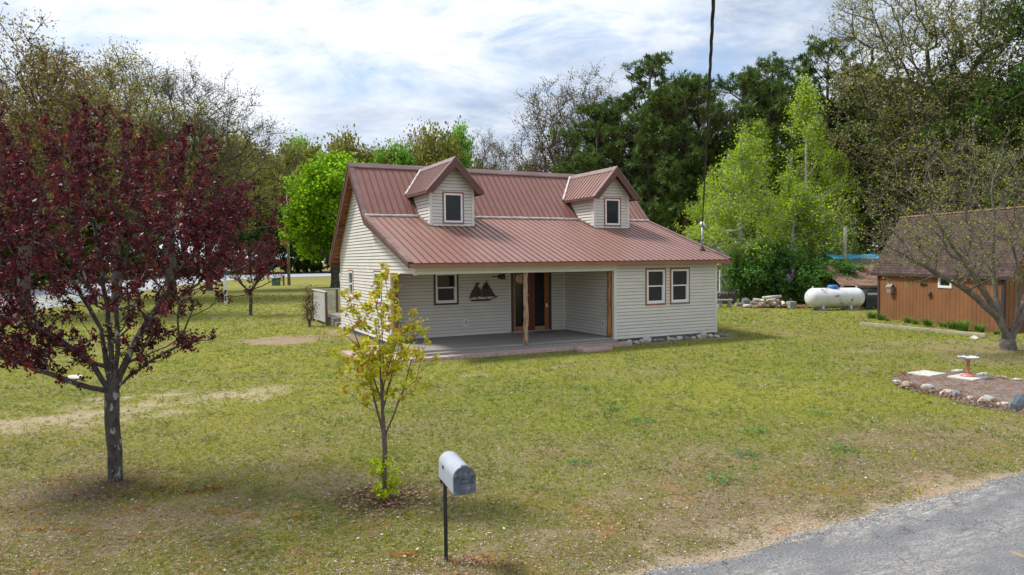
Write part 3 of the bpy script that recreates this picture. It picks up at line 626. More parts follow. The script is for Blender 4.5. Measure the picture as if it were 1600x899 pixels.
def window(fr, o, trim, hung=True, tw=0.06, parent=house, pane='pane', tm='casing', d=0.0, darktop=None):
    a0, a1, z0, z1 = o
    f = MB(); ia0, ia1, iz0, iz1 = a0 + tw, a1 - tw, z0 + tw, z1 - tw; fw = 0.06
    fr.box(f, ia0, ia0 + fw, iz0, iz1, d - 0.04, d + 0.035); fr.box(f, ia1 - fw, ia1, iz0, iz1, d - 0.04, d + 0.035)
    fr.box(f, ia0 + fw, ia1 - fw, iz1 - fw, iz1, d - 0.04, d + 0.035); fr.box(f, ia0 + fw, ia1 - fw, iz0, iz0 + fw * 1.1, d - 0.04, d + 0.035)
    zm = (iz0 + iz1) / 2 + 0.02
    if hung:
        fr.box(f, ia0 + fw, ia1 - fw, zm - 0.022, zm + 0.022, d - 0.03, d + 0.02)
        fr.box(f, ia0 + fw, ia0 + fw + 0.025, iz0 + fw * 1.1, zm - 0.022, d - 0.035, d + 0.012); fr.box(f, ia1 - fw - 0.03, ia1 - fw, iz0 + fw * 1.1, zm - 0.022, d - 0.035, d + 0.012)
        fr.box(f, ia0 + fw + 0.025, ia1 - fw - 0.03, iz0 + fw * 1.1, iz0 + fw * 1.1 + 0.03, d - 0.035, d + 0.012)
    wo = f.build('window', 'white', parent, bevel=0.003)
    t = MB(); p = 0.03
    fr.box(t, a0, a0 + tw, z0, z1, d - 0.02, d + p); fr.box(t, a1 - tw, a1, z0, z1, d - 0.02, d + p)
    fr.box(t, a0 + tw, a1 - tw, z0, z0 + tw, d - 0.02, d + p); fr.box(t, a0 + tw, a1 - tw, z1 - tw, z1, d - 0.02, d + p)
    t.build('window_trim', tm, wo)
    g = MB()
    if hung:
        fr.box(g, ia0 + fw, ia1 - fw, zm + 0.02, iz1 - fw, d - 0.025, d - 0.02); g.build('pane', pane, wo); g = MB()
        fr.box(g, ia0 + fw + 0.02, ia1 - fw - 0.025, iz0 + fw, zm - 0.02, d - 0.035, d - 0.03); g.build('pane', 'paneback' if pane == 'pane' else pane, wo)
    else:
        fr.box(g, ia0 + fw, ia1 - fw, iz0 + fw, iz1 - fw, d - 0.03, d - 0.025); g.build('pane', pane, wo)
    return wo
window(FF, W1, 0, pane='paneback'); window(FF, W2, 0, pane='paneback')
window(FP, PW, 0, tw=0.07, tm='darkcasing'); window(FG, G1, 0); window(FG, G2, 0)
# door unit
d0, d1, z0, z1 = DR
mb = MB(); FP.box(mb, d0, d0 + .09, z0, z1, -.05, .035); FP.box(mb, d1 - .11, d1, z0, z1, -.05, .035); FP.box(mb, d0 + .09, d1 - .11, z1 - .07, z1, -.05, .035)
mb.build('door_casing', 'darkcasing', house)
mb = MB(); FP.box(mb, d0 + .09, d0 + .17, z0 + .03, z1 - .07, -.03, .02); FP.box(mb, d0 + .17, d0 + .53, z0 + .03, z0 + .19, -.03, .02)
sl = mb.build('sidelight', 'orange', house)
mb = MB(); FP.box(mb, d0 + .17, d0 + .53, z0 + .19, z1 - .07, -.03, -.02); mb.build('pane', 'pane', sl)
mb = MB(); FP.box(mb, d0 + .53, d0 + .98, z0 + .03, z1 - .07, -.03, .02); FP.box(mb, d0 + .66, d0 + .70, z0 + .03, z1 - .07, .02, .035); FP.box(mb, d0 + .84, d0 + .87, z0 + .03, z1 - .07, .02, .035)
mb.build('door_mullion', 'redwood', house)
mb = MB(); FP.box(mb, d1 - .29, d1 - .115, z0 + .03, z1 - .07, -.03, .03); dr = mb.build('door', 'orange', house)
mb = MB(); FP.box(mb, d0 + .985, d1 - .29, z0 + .03, z0 + .17, -.03, .025); mb.build('kick_plate', 'brass', dr)
mb = MB(); FP.box(mb, d0 + .985, d1 - .29, z0 + .17, z1 - .07, -.03, -.02); mb.build('pane', 'pane', dr)
mb = MB(); FP.box(mb, d1 - .235, d1 - .175, 1.10, 1.24, .03, .045); mb.build('keypad', 'white', dr, bevel=0.004)
mb = MB(); mb.tube([FP.pt(d1 - .20, 1.30, .03), FP.pt(d1 - .20, 1.30, .09), FP.pt(d1 - .30, 1.30, .09)], .014, 8); mb.build('handle', 'black', dr)
mb = MB(); mb.tube([FP.pt(d1 - .20, 1.45, .03), FP.pt(d1 - .20, 1.45, .06)], .03, 10); mb.build('deadbolt', 'black', dr)
mb = MB(); FP.box(mb, d0 + .05, d1 - .05, .222, .262, -.02, .07); mb.build('threshold', 'galv', house)
# outlets
def outlet(fr, a, z):
    mb = MB(); fr.box(mb, a - .085, a + .085, z - .115, z + .115, 0, .022); o = mb.build('outlet', 'white', house, bevel=0.004)
    mb = MB(); fr.box(mb, a - .045, a + .045, z - .075, z + .075, .022, .034); mb.build('outlet_cover', 'mailgrey', o)
outlet(FP, 2.99, .68); outlet(FR2, .66, .64)

# ---- metal roof
def ribbed(mb, A, Bf, Nn, s0, s1, pitch=0.245, rw=0.028, rh=0.022, seam_mi=1, base=0.0):
    """A(s), Bf(s): ends of the line at s; Nn: plane normal"""
    Nn = Vector(Nn).normalized(); s = s0
    def strip(sa, sb, ha, hb, mi):
        a0, b0, a1, b1 = Vector(A(sa)), Vector(Bf(sa)), Vector(A(sb)), Vector(Bf(sb))
        mb.face([a0 + Nn * ha, a1 + Nn * hb, b1 + Nn * hb, b0 + Nn * ha], mi)
    k = 0
    while s < s1 - 1e-4:
        e = min(s + pitch, s1)
        strip(s, min(s + pitch - rw * 1.6, s1), base, base, 0)
        if s + pitch <= s1:
            p = s + pitch - rw * 1.6
            strip(p, p + rw * .3, base, base + rh, seam_mi); strip(p + rw * .3, p + rw * 1.2, base + rh, base + rh, seam_mi); strip(p + rw * 1.2, p + rw * 1.6, base + rh, base, seam_mi)
        s = e
def slope_n(a, b): return (0, -(b[1] - a[1]), (b[0] - a[0]))
mb = MB()
for i in range(3):
    (va, za), (vb, zb) = RP[i], RP[i + 1]; nn = slope_n(RP[i], RP[i + 1])
    if i == 0: va -= .04; za -= .0135
    ribbed(mb, lambda s: (s, va, za), lambda s: (s, vb, zb), nn, UL + .16, UR - .16)
# edges outside the ribs
for (u0, u1) in ((UL, UL + .16), (UR - .16, UR)):
    for i in range(3):
        (va, za), (vb, zb) = RP[i], RP[i + 1]; mb.face([(u0, va, za), (u1, va, za), (u1, vb, zb), (u0, vb, zb)], 0)
roof = mb.build('roof', ['roof', 'seam'], house)
# underside boards
mb = MB()
for i in range(3):
    (va, za), (vb, zb) = RP[i], RP[i + 1]; t1, t2 = .03, .11
    T = lambda x, y, z: (x, va + (vb - va) * y, za + (zb - za) * y + z)
    mb.box(UL + .035, UR - .035, 0.004 if i == 0 else 0, 0.996 if i == 2 else 1, -t2, -t1, T=T)
mb.build('soffit', 'soffit', roof)
# rake boards with a metal drip edge
for sgn, u0 in ((-1, UL), (1, UR)):
    mb = MB(); hgt = .25
    ua, ub = (u0, u0 + .035) if sgn < 0 else (u0 - .035, u0)
    P = [(-.35, 2.83), (4.45, 4.45), (6.5, 6.5), (10.2, 2.8)]; off = .012
    low = [(-.35, 2.83 - .16), (4.53, 4.45 - .28), (6.5, 6.5 - .40), (10.2 - .10, 2.8 - .16)]
    for i in range(3):
        a, b, c, d = P[i], P[i + 1], low[i + 1], low[i]
        q = [(a[0], a[1] - off), (b[0], b[1] - off), (c[0], c[1]), (d[0], d[1])]
        for uu, fl in ((ua, 0), (ub, 1)): mb.face([(uu, x, z) for x, z in (q if not fl else q[::-1])])
        mb.face([(ua, q[3][0], q[3][1]), (ub, q[3][0], q[3][1]), (ub, q[2][0], q[2][1]), (ua, q[2][0], q[2][1])])
    for (x, z0_, z1_) in ((-.35, 2.83 - off, 2.67), (10.2, 2.8 - off, 2.64)): mb.face([(ua, x, z0_), (ub, x, z0_), (ub, x - (.1 if x > 0 else 0), z1_), (ua, x - (.1 if x > 0 else 0), z1_)])
    mb.build('rake_board', 'rake', roof)
    mb = MB(); e0, e1 = (u0 - .02, u0 + .15) if sgn < 0 else (u0 - .15, u0 + .02)
    for i in range(3):
        (va, za), (vb, zb) = P[i], P[i + 1]; nn = Vector(slope_n(P[i], P[i + 1])).normalized() * .03
        A0, A1, B0, B1 = Vector((e0, va, za)) + nn, Vector((e1, va, za)) + nn, Vector((e0, vb, zb)) + nn, Vector((e1, vb, zb)) + nn
        mb.face([A0, A1, B1, B0]); eo = e0 if sgn < 0 else e1
        o0, o1 = (A0, B0) if sgn < 0 else (A1, B1); mb.face([o0, o1, o1 - Vector((0, 0, .10)), o0 - Vector((0, 0, .10))])
    mb.build('rake_flashing', 'ridge', roof)
# fascia boards
mb = MB(); mb.box(UL + .04, UR - .04, -.345, -.31, 2.665, 2.80); mb.build('fascia', 'fascia', roof)
mb = MB(); mb.box(UL + .04, UR - .04, 10.05, 10.09, 2.66, 2.80); mb.build('fascia', 'rake', roof)
mb = MB(); mb.box(UL + .05, UR - .04, -.305, 0.0, 2.72, 2.735); mb.build('eave_soffit', 'rake', roof)
# ridge cap and the pale flashing at the break of slope
mb = MB()
for s in (1, -1): mb.face([(UL - .02, 6.5, 6.56), (UR + .02, 6.5, 6.56), (UR + .02, 6.5 - s * .19, 6.56 - .17), (UL - .02, 6.5 - s * .19, 6.56 - .17)])
for s in (1, -1): mb.face([(UL - .02, 6.5 - s * .19, 6.39), (UR + .02, 6.5 - s * .19, 6.39), (UR + .02, 6.5 - s * .19, 6.345), (UL - .02, 6.5 - s * .19, 6.345)])
mb.face([(UL - .02, 6.31, 6.39), (UL - .02, 6.5, 6.56), (UL - .02, 6.69, 6.39)])
mb.build('ridge_cap', 'ridge', roof)
# ---- dormers
PV = []
def dormer(uc):
    hw, vf, vo, zE, zR = 0.815, 3.36, 2.96, 5.27, 6.42; ow = 1.05
    d = MB(); FD = Fr((0, vf, 0), (1, 0, 0), (0, -1, 0)); o = (uc - .345, uc + .465, 4.13, 5.26)
    o = (uc - .36, uc + .44, 4.15, 5.27)
    gab = lambda z: hw if z < 5.42 else max(0, hw - (z - 5.42) / (6.27 - 5.42) * hw)
    siding(d, FD, lambda z: uc - gab(z), lambda z: uc + gab(z), 4.07, 6.22, [o])
    for s in (-1, 1):
        fc = Fr((uc + s * hw, 0, 0), (0, 1, 0), (s, 0, 0))
        def back(z): return (-.35 + (z - 2.83) / (4.45 - 2.83) * 4.8) if z <= 4.45 else z
        siding(d, fc, cst(vf), lambda z: max(vf, back(z)), 4.07, 5.33)
    dm = d.build('dormer', ['siding', 'sideshade'], house)
    mb = MB()
    for s in (-1, 1):
        a, b = sorted((uc + s * (hw - .075), uc + s * (hw + .02))); FD.box(mb, a, b, 4.10, 5.36, -.07, .028)
    FD.box(mb, uc - hw + .075, uc + hw - .075, 4.07, 4.12, -.02, .026)
    mb.build('corner_board', 'sidetrim', dm)
    mb = MB(); FD.box(mb, uc - hw - .05, uc + hw + .06, 4.035, 4.075, -.05, .09); mb.build('sill_flashing', 'rake', dm)
    window(FD, o, 0, hung=False, tw=0.055, parent=dm)
    # roof
    r = MB(); sl_ = (zR - zE) / ow
    for s in (-1, 1):
        nn = Vector((s * sl_, 0, 1)).normalized()
        # line at v: from eave (or valley) up to the ridge (or valley)
        def Aq(v): z = max(zE, v if v > 4.45 else 0); z = min(z, zR); return Vector((uc + s * (zR - z) / sl_, v, z))
        def Bq(v): return Vector((uc, v, zR))
        ribbed(r, lambda v: Aq(v), lambda v: Bq(v), nn, vo + .10, 6.40, rh=.02)
        r.face([Aq(vo), Aq(vo + .1), Bq(vo + .1), Bq(vo)])
    dr_ = r.build('dormer_roof', ['roof', 'seam'], dm)
    f = MB()
    for s in (-1, 1):   # barge board on the front
        yb0, yb1 = vo, vo + .035; t = .20
        q = [(uc, zR - .012), (uc + s * ow, zE - .012), (uc + s * ow, zE - .07), (uc + s * (ow - .21), zE - .07), (uc, zR - .30)]
        q = [(uc, zR - .012), (uc + s * ow, zE - .012), (uc + s * (ow - .02), zE - .085), (uc + s * (ow - .22), zE - .085), (uc, zR - .33)]
        f.face([(x, yb0, z) for x, z in (q if s < 0 else q[::-1])]); f.face([(x, yb1, z) for x, z in (q[::-1] if s < 0 else q)])
        for i in range(1, 5):
            a, b = q[i], q[(i + 1) % 5]
            if i < 4: f.face([(a[0], yb0, a[1]), (b[0], yb0, b[1]), (b[0], yb1, b[1]), (a[0], yb1, a[1])])
    f.build('barge_board', 'rake', dm)
    f = MB()
    for s in (-1, 1):   # eave board running back and underside
        vb_ = 5.20; x0, x1 = sorted((uc + s * (ow - .03), uc + s * ow)); f.box(x0, x1, vo + .04, vb_, zE - .10, zE - .014)
        nn = -Vector((s * sl_, 0, 1)).normalized() * .05
        A0 = Vector((uc + s * (ow - .04), vo + .04, zE + .03)) + nn; A1 = Vector((uc + s * (ow - .04), 5.25, zE + .03)) + nn; B1 = Vector((uc, 6.3, zR)) + nn; B0 = Vector((uc, vo + .04, zR)) + nn
        f.face([A0, A1, B1, B0])
    f.build('dormer_soffit', 'rake', dm)
    f = MB()
    for s in (-1, 1):
        q0 = Vector((uc, vo - .02, zR + .045)); q1 = Vector((uc, 6.45, zR + .045)); dd = Vector((s * .15, 0, -.15 * sl_))
        f.face([q0, q1, q1 + dd, q0 + dd]); f.face([q0 + dd, q1 + dd, q1 + dd - Vector((0, 0, .04)), q0 + dd - Vector((0, 0, .04))])
        e0 = Vector((uc + s * ow, vo - .015, zE + .025)); w2 = Vector((0, .09, 0)); top = Vector((uc, vo - .015, zR + .03))
        f.face([e0, e0 + w2, top + w2, top]); f.face([e0, top, top - Vector((0, 0, .06)), e0 - Vector((0, 0, .06))])
    f.build('ridge_cap', 'ridge', dm)
    f = MB(); rr = random.Random(int(uc * 10))
    for s in (-1, 1):   # valley foam strip, lumpy
        pts = []; rad = []
        for i in range(26):
            t = i / 25; z = zE + (6.36 - zE) * t; pts.append((uc + s * ((zR - z) / sl_ + .02), z - .03, z + .035)); rad.append(rr.uniform(.032, .055))
        f.tube(pts, rad, 6)
    f.build('valley_seal', 'foam', dm, smooth=True)
    for s in (-1, 1):   # dark base flashing beside the cheeks
        f = MB(); x = uc + s * (hw + .09)
        A0, A1, A2 = Vector((x, 3.36, rz_at(3.36) + .03)), Vector((x, 4.45, 4.48)), Vector((x, 5.22, 5.25)); o_ = Vector((-s * .10, 0, 0))
        for a, b in ((A0, A1), (A1, A2)): f.face([a, b, b + o_ + Vector((0, 0, .05)), a + o_ + Vector((0, 0, .05))])
        f.build('base_flashing', 'seam', dm)
for uc in (2.57, 9.29): dormer(uc)
mb = MB(); rr = random.Random(3); prev = UL + .05
segs_ = [(UL + .04, 1.72), (3.42, 8.45), (10.12, UR - .04)]
for a, b in segs_:
    n = int((b - a) / .12); 
    pts = [(a + (b - a) * i / n, 4.40, 4.475 + rr.uniform(-.004, .006)) for i in range(n + 1)]; mb.tube(pts, [rr.uniform(.04, .055) for _ in pts], 6)
mb.build('slope_seal', 'foam', roof, smooth=True)
# service mast on the roof
mb = MB(); bx, by = 11.45, .62; bz = rz_at(by)
mb.tube([(bx, by, bz - .1), (bx, by, bz + .95)], .035, 12)
mast = mb.build('service_mast', 'galv', house, smooth=True)
mb = MB(); mb.lathe([(.13, 0), (.12, .03), (.06, .08), (.045, .14)], bx, by, bz, 16); mb.build('mast_boot', 'rubber', mast, smooth=True)
mb = MB(); mb.lathe([(.036, .9), (.09, .93), (.10, .99), (.07, 1.05), (.0, 1.07)], bx, by, bz, 14)
mb.tube([(bx, by, bz + 1.0), (bx + .12, by + .02, bz + .95), (bx + .18, by, bz + .86)], [.05, .045, .03], 8); mb.build('weather_head', 'white', mast, smooth=True)
mb = MB()
mb.tube([(bx + .15, by, bz + .9), (bx + .3, by + .03, bz + .72), (bx + .34, by, bz + .88), (bx + .12, by - .03, bz + .78)], .011, 6)
mb.build('mast_wires', 'black', mast)
mb = MB(); mb.tube([(bx - .02, by, bz + .35), (bx - .3, by + .1, bz + .42)], .02, 6); mb.build('mast_bracket', 'black', mast)
mw = h2w(bx - .02, by - .03, bz + .93)
# the overhead cable
mb = MB(); P0 = Vector(mw); P1 = Vector((0.14, 0, 5.92)); dirc = (P1 - P0); P2 = P0 + dirc * 1.5
for ph in (0, 2.1, 4.2):
    pts = []
    for i in range(0, 521):
        t = i / 520; p = P0.lerp(P2, t); sag = -0.10 * math.sin(math.pi * t); a = ph + t * 150
        pts.append((p.x + math.cos(a) * .011, p.y, p.z + sag + math.sin(a) * .011))
    mb.tube(pts, .0095, 5)
mb.build('overhead_cable', 'rubber', smooth=True, label='black twisted overhead power cable running to the roof mast', cat='cable')

# ---- things on the porch
def flat_shape(fr, polys, a, z, d0, d1, name, m, **k):
    mb = MB()
    for P in polys:
        f0 = [fr.pt(a + x, z + y, d1) for x, y in P]; b0 = [fr.pt(a + x, z + y, d0) for x, y in P]; mb.face(f0); mb.face(b0[::-1])
        for i in range(len(P)): j = (i + 1) % len(P); mb.face([f0[i], b0[i], b0[j], f0[j]])
    o = mb.build(name, m, None, **k); o.location = (*HO, 0); o.rotation_euler = (0, 0, HA); return o
ship = [[(-.42, -.20), (.30, -.20), (.40, -.13), (-.47, -.13)], [(-.50, -.10), (-.44, .08), (-.30, .30), (-.22, .42), (-.19, .42), (-.19, -.07), (-.30, -.05)],
        [(-.23, .38), (-.10, .40), (-.10, .46), (-.22, .47)], [(-.17, .34), (-.06, .20), (-.03, .24), (-.03, -.06), (-.17, .0)],
        [(.0, .25), (.0, -.06), (.16, -.05), (.17, .48), (.06, .38)], [(.19, .48), (.19, -.04), (.56, -.06), (.46, .05), (.30, .30)],
        [(.02, .26), (.14, .40), (.26, .30), (.2, .2)], [(-.19, -.13), (-.19, .46), (-.165, .46), (-.165, -.13)], [(.165, -.13), (.165, .55), (.19, .55), (.19, -.13)], [(.38, -.15), (.62, -.06), (.62, -.03), (.36, -.12)]]
flat_shape(FP, ship, 3.62, 1.62, .03, .05, 'wall_sculpture', 'rust', label='dark rusty metal sailing ship silhouette on the porch wall', cat='wall art')
def ell(cx, cy, rx, ry, n=10): return [(cx + rx * math.cos(t * 6.283 / n), cy + ry * math.sin(t * 6.283 / n)) for t in range(n)]
flat_shape(FP, [[(-.26, .0), (-.02, .02), (-.02, .05), (-.26, .03)], ell(-.2, .02, .05, .025), ell(.02, .0, .07, .06), ell(.10, .05, .08, .05), ell(.12, -.04, .06, .05), ell(.2, .06, .06, .06), ell(.22, -.02, .035, .07), [(.0, .07), (.04, .12), (.08, .07)]],
           4.28, 2.26, .03, .05, 'wall_sculpture', 'rust', label='small dark metal key shaped ornament beside the porch door', cat='wall art')
mb = MB(); hc = (3.66, 0.30, 2.28)
for r in (.15, .10): mb.tube([(hc[0] + r * math.cos(t * .3142), hc[1], hc[2] + r * math.sin(t * .3142)) for t in range(21)], .014, 6)
for t in range(8): mb.tube([hc, (hc[0] + .15 * math.cos(t * .785), hc[1], hc[2] + .15 * math.sin(t * .785))], .010, 6)
for t in range(3): mb.tube([(hc[0] - .12, hc[1] - .02, hc[2] - .06 + t * .06), (hc[0] + .12, hc[1] - .02, hc[2] - .06 + t * .06)], .012, 6)
o = mb.build('wheel_ornament', 'log', None, smooth=True, label='round woven twig ornament hanging behind the centre porch post', cat='ornament'); o.location = (*HO, 0); o.rotation_euler = (0, 0, HA)
M['mat'] = mat('door_mat', (0.25, 0.25, 0.27), (0.04, 0.045, 0.06), 0.95, 9, (1, 3, 1), lo=.45, hi=.55)
mb = MB(); mb.box(5.55, 6.35, 2.55, 3.05, .224, .240); o = mb.build('door_mat', 'mat', None, label='grey patterned door mat in front of the porch door', cat='door mat', bevel=.005); o.location = (*HO, 0); o.rotation_euler = (0, 0, HA)

# ---- brick walk, slab and stones round the house
mb = MB(); rr = random.Random(11)
def pavers(u0, u1, v0, v1, du, dv, z):
    a = u0
    while a < u1 - 1e-3:
        b = v0
        while b < v1 - 1e-3:
            j = rr.uniform(-.006, .006); mb.box(a + .006, min(a + du, u1) - .006, b + .006, min(b + dv, v1) - .006, -.02, z + j); b += dv
        a += du
pavers(-.35, 7.35, -.60, -.26, .21, .105 * 2, .10); pavers(-1.55, -.0, -.24, 2.6, .21, .21, .055); pavers(-.8, 0, 2.6, 3.6, .21, .21, .05)
o = mb.build('path', 'paver', None, kind='structure'); o.location = (*HO, 0); o.rotation_euler = (0, 0, HA)
mb = MB(); mb.box(-.55, .55, -.26, .26, -.02, .09); o = mb.build('step_slab', 'paver', label='pinkish brown paving slab lying in front of the porch step', cat='slab', bevel=.01); o.location = h2w(5.55, -1.02, 0); o.rotation_euler = (0, 0, HA + .05)
def rock(name, x, y, sx, sy, sz, m, seed, label, group=None, rz=None, z=0, cat='rock'):
    r = random.Random(seed); bm = bmesh.new(); bmesh.ops.create_icosphere(bm, subdivisions=2, radius=1.0)
    pl = [(Vector((r.gauss(0, 1), r.gauss(0, 1), r.gauss(0, .8))).normalized(), r.uniform(.55, .85)) for _ in range(9)]
    for v in bm.verts:
        for n_, d_ in pl:
            t = v.co.dot(n_)
            if t > d_: v.co -= n_ * (t - d_)
        v.co *= 1 + r.uniform(-.03, .03); v.co = Vector((v.co.x * sx / 2, v.co.y * sy / 2, v.co.z * sz * .62 + sz * .35))
    me = bpy.data.meshes.new(name); bm.to_mesh(me); bm.free(); me.materials.append(M[m]); o = bpy.data.objects.new(name, me); COL.objects.link(o)
    o.location = (x, y, gzf(x, y) + z); o.rotation_euler = (0, 0, r.uniform(0, 6.28) if rz is None else rz)
    return setp(o, label, cat, group)
rr = random.Random(5); uu = 7.45; k = 0
side = ['leftmost', 'second', 'third', 'fourth', 'fifth', 'sixth', 'seventh', 'eighth', 'ninth', 'tenth', 'eleventh', 'twelfth', 'thirteenth', 'fourteenth', 'fifteenth', 'sixteenth', 'seventeenth', 'eighteenth', 'nineteenth', 'twentieth']
big = {3: (.40, .26), 12: (.34, .30)}
while uu < 12.1 and k < 17:
    sx, sz = big.get(k, (rr.uniform(.20, .34), rr.uniform(.10, .19))); m = rr.choice(['stonew', 'stonew', 'stonet', 'stoneg']) if k not in big else 'stonew'
    if k >= 15: m = 'stoneb'
    cn = {'stonew': 'pale', 'stonet': 'tan', 'stoneg': 'grey', 'stoneb': 'bluish dark'}[m]
    x, y, _ = h2w(uu, -.18 - rr.uniform(0, .12)); 
    rock('rock', x, y, sx, sx * .75, sz, m, 100 + k, f'{cn} rock, {side[k]} from the left along the wall under the twin windows' if k else 'pale rock at the end of the porch step, leftmost below the wall', 'rocks along the foot of the house wall')
    uu += sx * .95; k += 1

# ------------------------------------------------------------------ mailbox
mbx = empty('mailbox', (-0.66, 6.57, 0), label='grey plastic roadside mailbox on a thin black post', cat='mailbox')
zb = gzf(-.66, 6.57)
mb = MB(); mb.box(-.017, .017, -.017, .017, zb - .2, .80); mb.build('post', 'black', mbx, bevel=.003)
ang = math.atan2(-.5, .18) ; fx, fy = math.cos(ang), math.sin(ang); sx_, sy_ = -fy, fx   # forward, left
def bxT(a, b, z):  # a forward from post, b sideways
    return (0.055 + fx * a - (fy) * b * 1.0, 0.03 + fy * a + fx * b, z)
def arch(w2, h, n=14):
    P = [(-w2, 0), (-w2, h - w2 * .95)]
    for i in range(1, n): t = math.pi - math.pi * i / n; P.append((w2 * math.cos(t), h - w2 * .95 + w2 * .95 * math.sin(t)))
    return P + [(w2, h - w2 * .95), (w2, 0)]
prof = arch(.10, .245); body = MB(); zz = .80; a0, a1 = -.10, .46
n = len(prof); st = 0; rings = []
for a, sc in ((a0, .93), (a0 + .02, 1.0), (a1, 1.0)):
    rings.append(len(body.v)); body.v += [bxT(a, p * sc, zz + (q - .12) * sc + .12) for p, q in prof]
for i in range(2):
    for j in range(n):
        j2 = (j + 1) % n; body.f.append((rings[i] + j, rings[i] + j2, rings[i + 1] + j2, rings[i + 1] + j)); body.mi.append(0); body.uv.append(None)
body.f.append(tuple(rings[0] + j for j in range(n))); body.mi.append(0); body.uv.append(None)
body.build('body', 'mailgrey', mbx, smooth=False, bevel=.004)
door = MB(); pr = arch(.104, .252); r0 = len(door.v)
for a in (a1, a1 + .022): door.v += [bxT(a, p, zz + q - .004) for p, q in pr]
m_ = len(pr)
for j in range(m_): j2 = (j + 1) % m_; door.f.append((j, j2, m_ + j2, m_ + j)); door.mi.append(0); door.uv.append(None)
door.f.append(tuple(m_ + j for j in range(m_))); door.mi.append(0); door.uv.append(None)
T = lambda b, z, a: bxT(a1 + .022 + a, b, zz + z)
for b0, b1, q0, q1 in ((-.078, .078, .083, .094), (-.078, .078, .143, .154), (-.080, -.068, .03, .154), (.068, .080, .03, .154), (-.078, .078, .020, .031), (-.052, -.041, .154, .215), (.041, .052, .154, .215), (-.03, .03, .10, .135)):
    door.box(b0, b1, q0, q1, 0, .012, T=T)
dob = door.build('door', 'maildoor', mbx)
mb = MB(); mb.box(-.028, .028, .235, .262, -.02, .022, T=T); mb.build('latch', 'maildoor', dob, bevel=.003)
mb = MB(); mb.tube([bxT(.10, -.100, zz + .15), bxT(.10, -.108, zz + .15)], .016, 10); mb.build('flag_rivet', 'darkcasing', mbx)
mb = MB(); mb.box(-.04, .04, -.012, .012, .76, .80); mb.tube([(-.02, 0, .77), (-.05, -.0, .79)], .012, 6); mb.build('bracket', 'black', mbx)

# ------------------------------------------------------------------ trees
def skeleton(trunk, tips, seed, alpha=0.25, step=0.5, lift=0.12, jit=0.05, drop=1.5, limbs=()):
    """trunk: list of points; tips: (n,3). returns pos, parent (greedy tree through all tips)"""
    r = np.random.RandomState(seed); pos = [np.array(trunk[0], float)]; par = [-1]; pl = [0.0]
    for a, b in zip(trunk[:-1], trunk[1:]):
        a = np.array(a, float); b = np.array(b, float); n = max(1, int(np.linalg.norm(b - a) / step))
        for i in range(1, n + 1):
            pos.append(a + (b - a) * i / n + r.randn(3) * jit * 0.3 * step); par.append(len(pos) - 2); pl.append(pl[-1] + np.linalg.norm(b - a) / n)
    root_end = len(pos) - 1
    for lb in limbs:
        prev = int(np.argmin([np.linalg.norm(p_ - np.array(lb[0])) for p_ in pos[:root_end + 1]]))
        for a, b in zip(lb[:-1], lb[1:]):
            a = np.array(a, float); b = np.array(b, float); n = max(1, int(np.linalg.norm(b - a) / step))
            for i in range(1, n + 1):
                pos.append(a + (b - a) * i / n + r.randn(3) * jit * 0.5 * step); par.append(prev); pl.append(pl[prev] + np.linalg.norm(b - a) / n); prev = len(pos) - 1
    nt0 = len(pos); base = np.array(trunk[-1], float); first = max(1, int((root_end if limbs else nt0) * (0.8 if limbs else 0.45)))
    order = np.argsort(np.linalg.norm(tips - np.array(trunk[len(trunk) // 2]), axis=1) + r.rand(len(tips)) * step)
    P = np.zeros((nt0 + len(tips) * 14, 3)); P[:nt0] = pos; PL = np.zeros(len(P)); PL[:nt0] = pl; PA = list(par); cnt = nt0; ends = []
    for ti in order:
        t = tips[ti]; d = t - P[first:cnt]; dist = np.linalg.norm(d, axis=1); hz = np.hypot(d[:, 0], d[:, 1])
        cost = dist + alpha * PL[first:cnt] + drop * np.maximum(0, 0.35 * hz - d[:, 2])
        j = int(np.argmin(cost)) + first; L_ = np.linalg.norm(t - P[j]); n = min(12, max(1, int(round(L_ / step))))
        m = (P[j] + t) / 2 + r.randn(3) * jit * L_ * 0.6; m[2] -= lift * L_ * 0.5 if lift < 0 else -0; 
        m = m + np.array([0, 0, -lift * L_ * 0.4])
        prev = j
        for i in range(1, n + 1):
            s = i / n; q = P[j] * (1 - s) ** 2 + 2 * m * s * (1 - s) + t * s * s
            if i < n: q = q + r.randn(3) * jit * step * 0.5
            if cnt >= len(P): break
            P[cnt] = q; PA.append(prev); PL[cnt] = PL[prev] + L_ / n; prev = cnt; cnt += 1
        ends.append(prev)
    return P[:cnt], np.array(PA[:cnt]), np.array(ends)
def radii(P, PA, rt, RB):
    n = len(P); wgt = np.zeros(n); ch = np.zeros(n, int)
    for i in range(n - 1, 0, -1):
        if ch[i] == 0: wgt[i] = 1
        wgt[PA[i]] += wgt[i]; ch[PA[i]] += 1
    e = math.log(max(wgt[0], 3)) / math.log(RB / rt)
    return rt * wgt ** (1 / e), wgt
